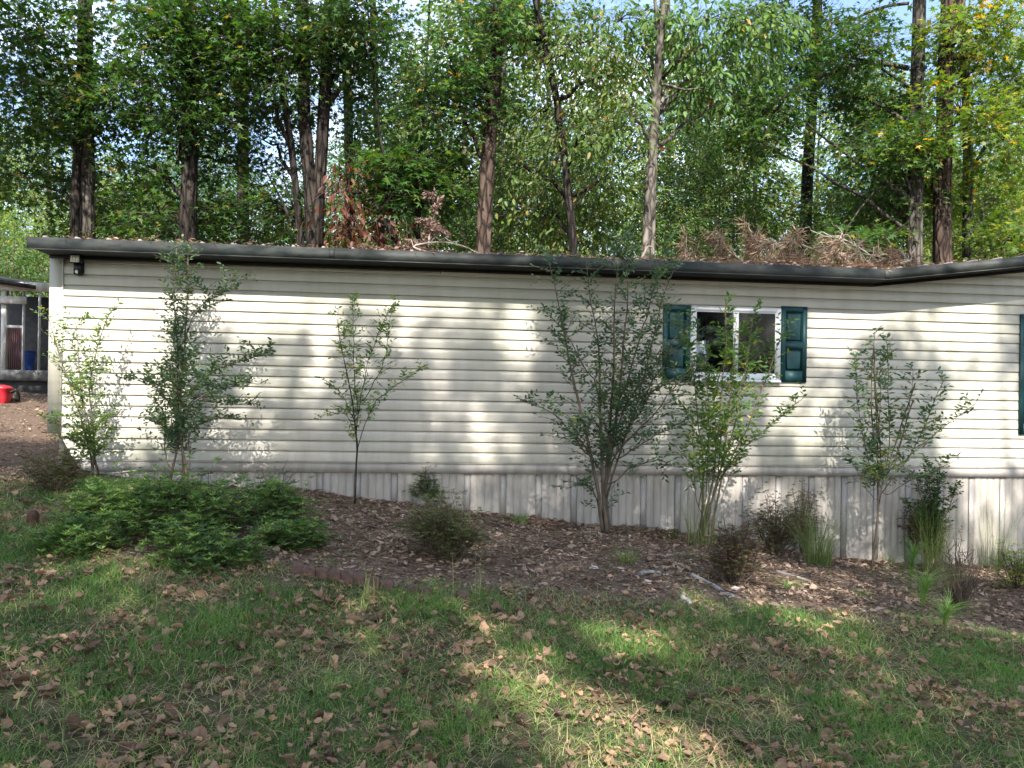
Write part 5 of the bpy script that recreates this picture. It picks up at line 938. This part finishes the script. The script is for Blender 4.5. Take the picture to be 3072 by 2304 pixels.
a = g.uniform(0, 6.28, n); D_ = np.stack([np.cos(a), np.sin(a), g.normal(0, .22, n)], -1); C = np.stack([x, y, gz(x, y)+np.abs(g.normal(.006, .008, n))], -1); ty = g.integers(0, 8, n); szs = .040*g.lognormal(0, .38, n); tn = np.clip(g.beta(2, 2.4, n)+.12*vnoise(x, y, 3.1, 6), 0, .95); tn[g.random(n) < .012] = 1
for k in range(8):
    s_ = ty == k; bl.tmpl(C[s_], D_[s_], np.array([0, 0, 1.])+g.normal(0, .35, (s_.sum(), 3)), np.minimum(szs[s_], .11), CS[k], tn[s_], g.uniform(.45, 1.2, s_.sum()))
n = 2600; x = g.uniform(-3.4, 6.9, n); y = g.uniform(-2.9, -.08, n); kp = g.random(n) < bedness(x, y)*np.clip(.45+.5*vnoise(x, y, 2.2, 11), .05, 1); x, y = x[kp], y[kp]; cz = g.integers(0, 18, len(x))
for k in range(18):
    s_ = cz == k; m_ = int(s_.sum()); a = g.uniform(0, 6.28, m_)
    bl.tmpl(np.stack([x[s_], y[s_], gz(x[s_], y[s_])+g.uniform(.008, .024, m_)], -1), np.stack([np.cos(a), np.sin(a), g.normal(0, .3, m_)], -1), np.array([0, 0, 1.])+g.normal(0, .4, (m_, 3)), .062*g.lognormal(0, .3, m_), CL[k], np.clip(g.beta(2.6, 1.9, m_), 0, .95))
# bark strips and pine straw
n = 9000; x = g.uniform(-3.4, 6.9, n); y = g.uniform(-2.8, -.04, n); kp = g.random(n) < bedness(x, y)*.8; x, y = x[kp], y[kp]; n = len(x); a = g.uniform(0, 6.28, n); bl.tmpl(np.stack([x, y, gz(x, y)+.01+np.abs(g.normal(0, .008, n))], -1), np.stack([np.cos(a), np.sin(a), g.normal(0, .1, n)], -1), np.array([0, 0, 1.])+g.normal(0, .3, (n, 3)), g.uniform(.05, .17, n), NAR, g.beta(2, 2, n), .12)
tag(obj('leaf_litter', bl, M_LITTER, kind='stuff'), 'brown leaf and bark litter covering the bed and bare ground', 'leaf litter')
# lawn leaves
n = 7600; x, y = lawn_xy(n*2, -5.6, -.9); kp = g.random(len(x)) < (1-bedness(x, y))*np.clip(.55+.35*vnoise(x, y, 2.1, 9)+.2*vnoise(x, y, 6, 3), .1, 1); x, y = x[kp][:n], y[kp][:n]; n = len(x)
sz = np.clip(.052*g.lognormal(0, .40, n), .022, .105); app = sz/(y-CAM[1]); big = np.argsort(-app)
inview = []
for i in big:
    p = np.array([x[i], y[i], float(gz(x[i], y[i]))])-CAM; zz = p@FW; px_, py_ = 1536+F*(p@RI)/zz, HY-F*(p@UP)/zz
    if 20 < px_ < 3050 and py_ < 2290: inview.append(i)
    if len(inview) == 300: break
ind = set(inview); rest = np.array([i for i in range(n) if i not in ind])
lmesh = []
for k in range(18):
    for tn_ in (.12, .38, .62, .85):
        m = MB(); v, f = CL[k]; m.v.append(v); m.n = len(v)
        for fs in f: m.f.append(np.array(fs)); m.t.append(np.full(len(fs), tn_+rng.normal(0, .04)))
        me = m.mesh('fallen_leaf'); me.materials.append(M_LAWNLF); lmesh.append(me)
for i in inview:
    o = bpy.data.objects.new('fallen_leaf', lmesh[int(g.integers(0, len(lmesh)))]); COL.objects.link(o); o.scale = (sz[i],)*3
    o.location = (x[i], y[i], float(gz(x[i], y[i]))+g.uniform(.002, .022)); o.rotation_euler = (g.normal(0, .5), g.normal(0, .5), g.uniform(0, 6.28)); tag(o, 'curled brown dead leaf lying on the lawn', 'leaf', 'fallen leaves on the lawn')
lr = MB()
for k in range(18):
    s_ = rest[(rest % 18) == k]; m_ = len(s_); a = g.uniform(0, 6.28, m_)
    lr.tmpl(np.stack([x[s_], y[s_], gz(x[s_], y[s_])+g.uniform(.008, .03, m_)], -1), np.stack([np.cos(a), np.sin(a), g.normal(0, .3, m_)], -1), np.array([0, 0, 1.])+g.normal(0, .35, (m_, 3)), sz[s_], CL[k], np.clip(g.beta(2, 2.2, m_), 0, 1))
nf = 17500; fx, fy = lawn_xy(nf, -5.6, -.7); kp = g.random(nf) < (1-bedness(fx, fy))*np.clip(.5+.5*vnoise(fx, fy, 2.1, 9), .15, 1); fx, fy = fx[kp], fy[kp]; nf = len(fx); a = g.uniform(0, 6.28, nf)
lr.tmpl(np.stack([fx, fy, gz(fx, fy)+g.uniform(.003, .02, nf)], -1), np.stack([np.cos(a), np.sin(a), g.normal(0, .3, nf)], -1), np.array([0, 0, 1.])+g.normal(0, .4, (nf, 3)), .028*g.lognormal(0, .4, nf), CS[1], np.clip(g.beta(2, 2.4, nf), 0, 1), g.uniform(.4, 1.3, nf))
tag(obj('scattered_leaves', lr, M_LAWNLF, kind='stuff'), 'smaller dead brown leaves scattered through the lawn', 'leaf litter')
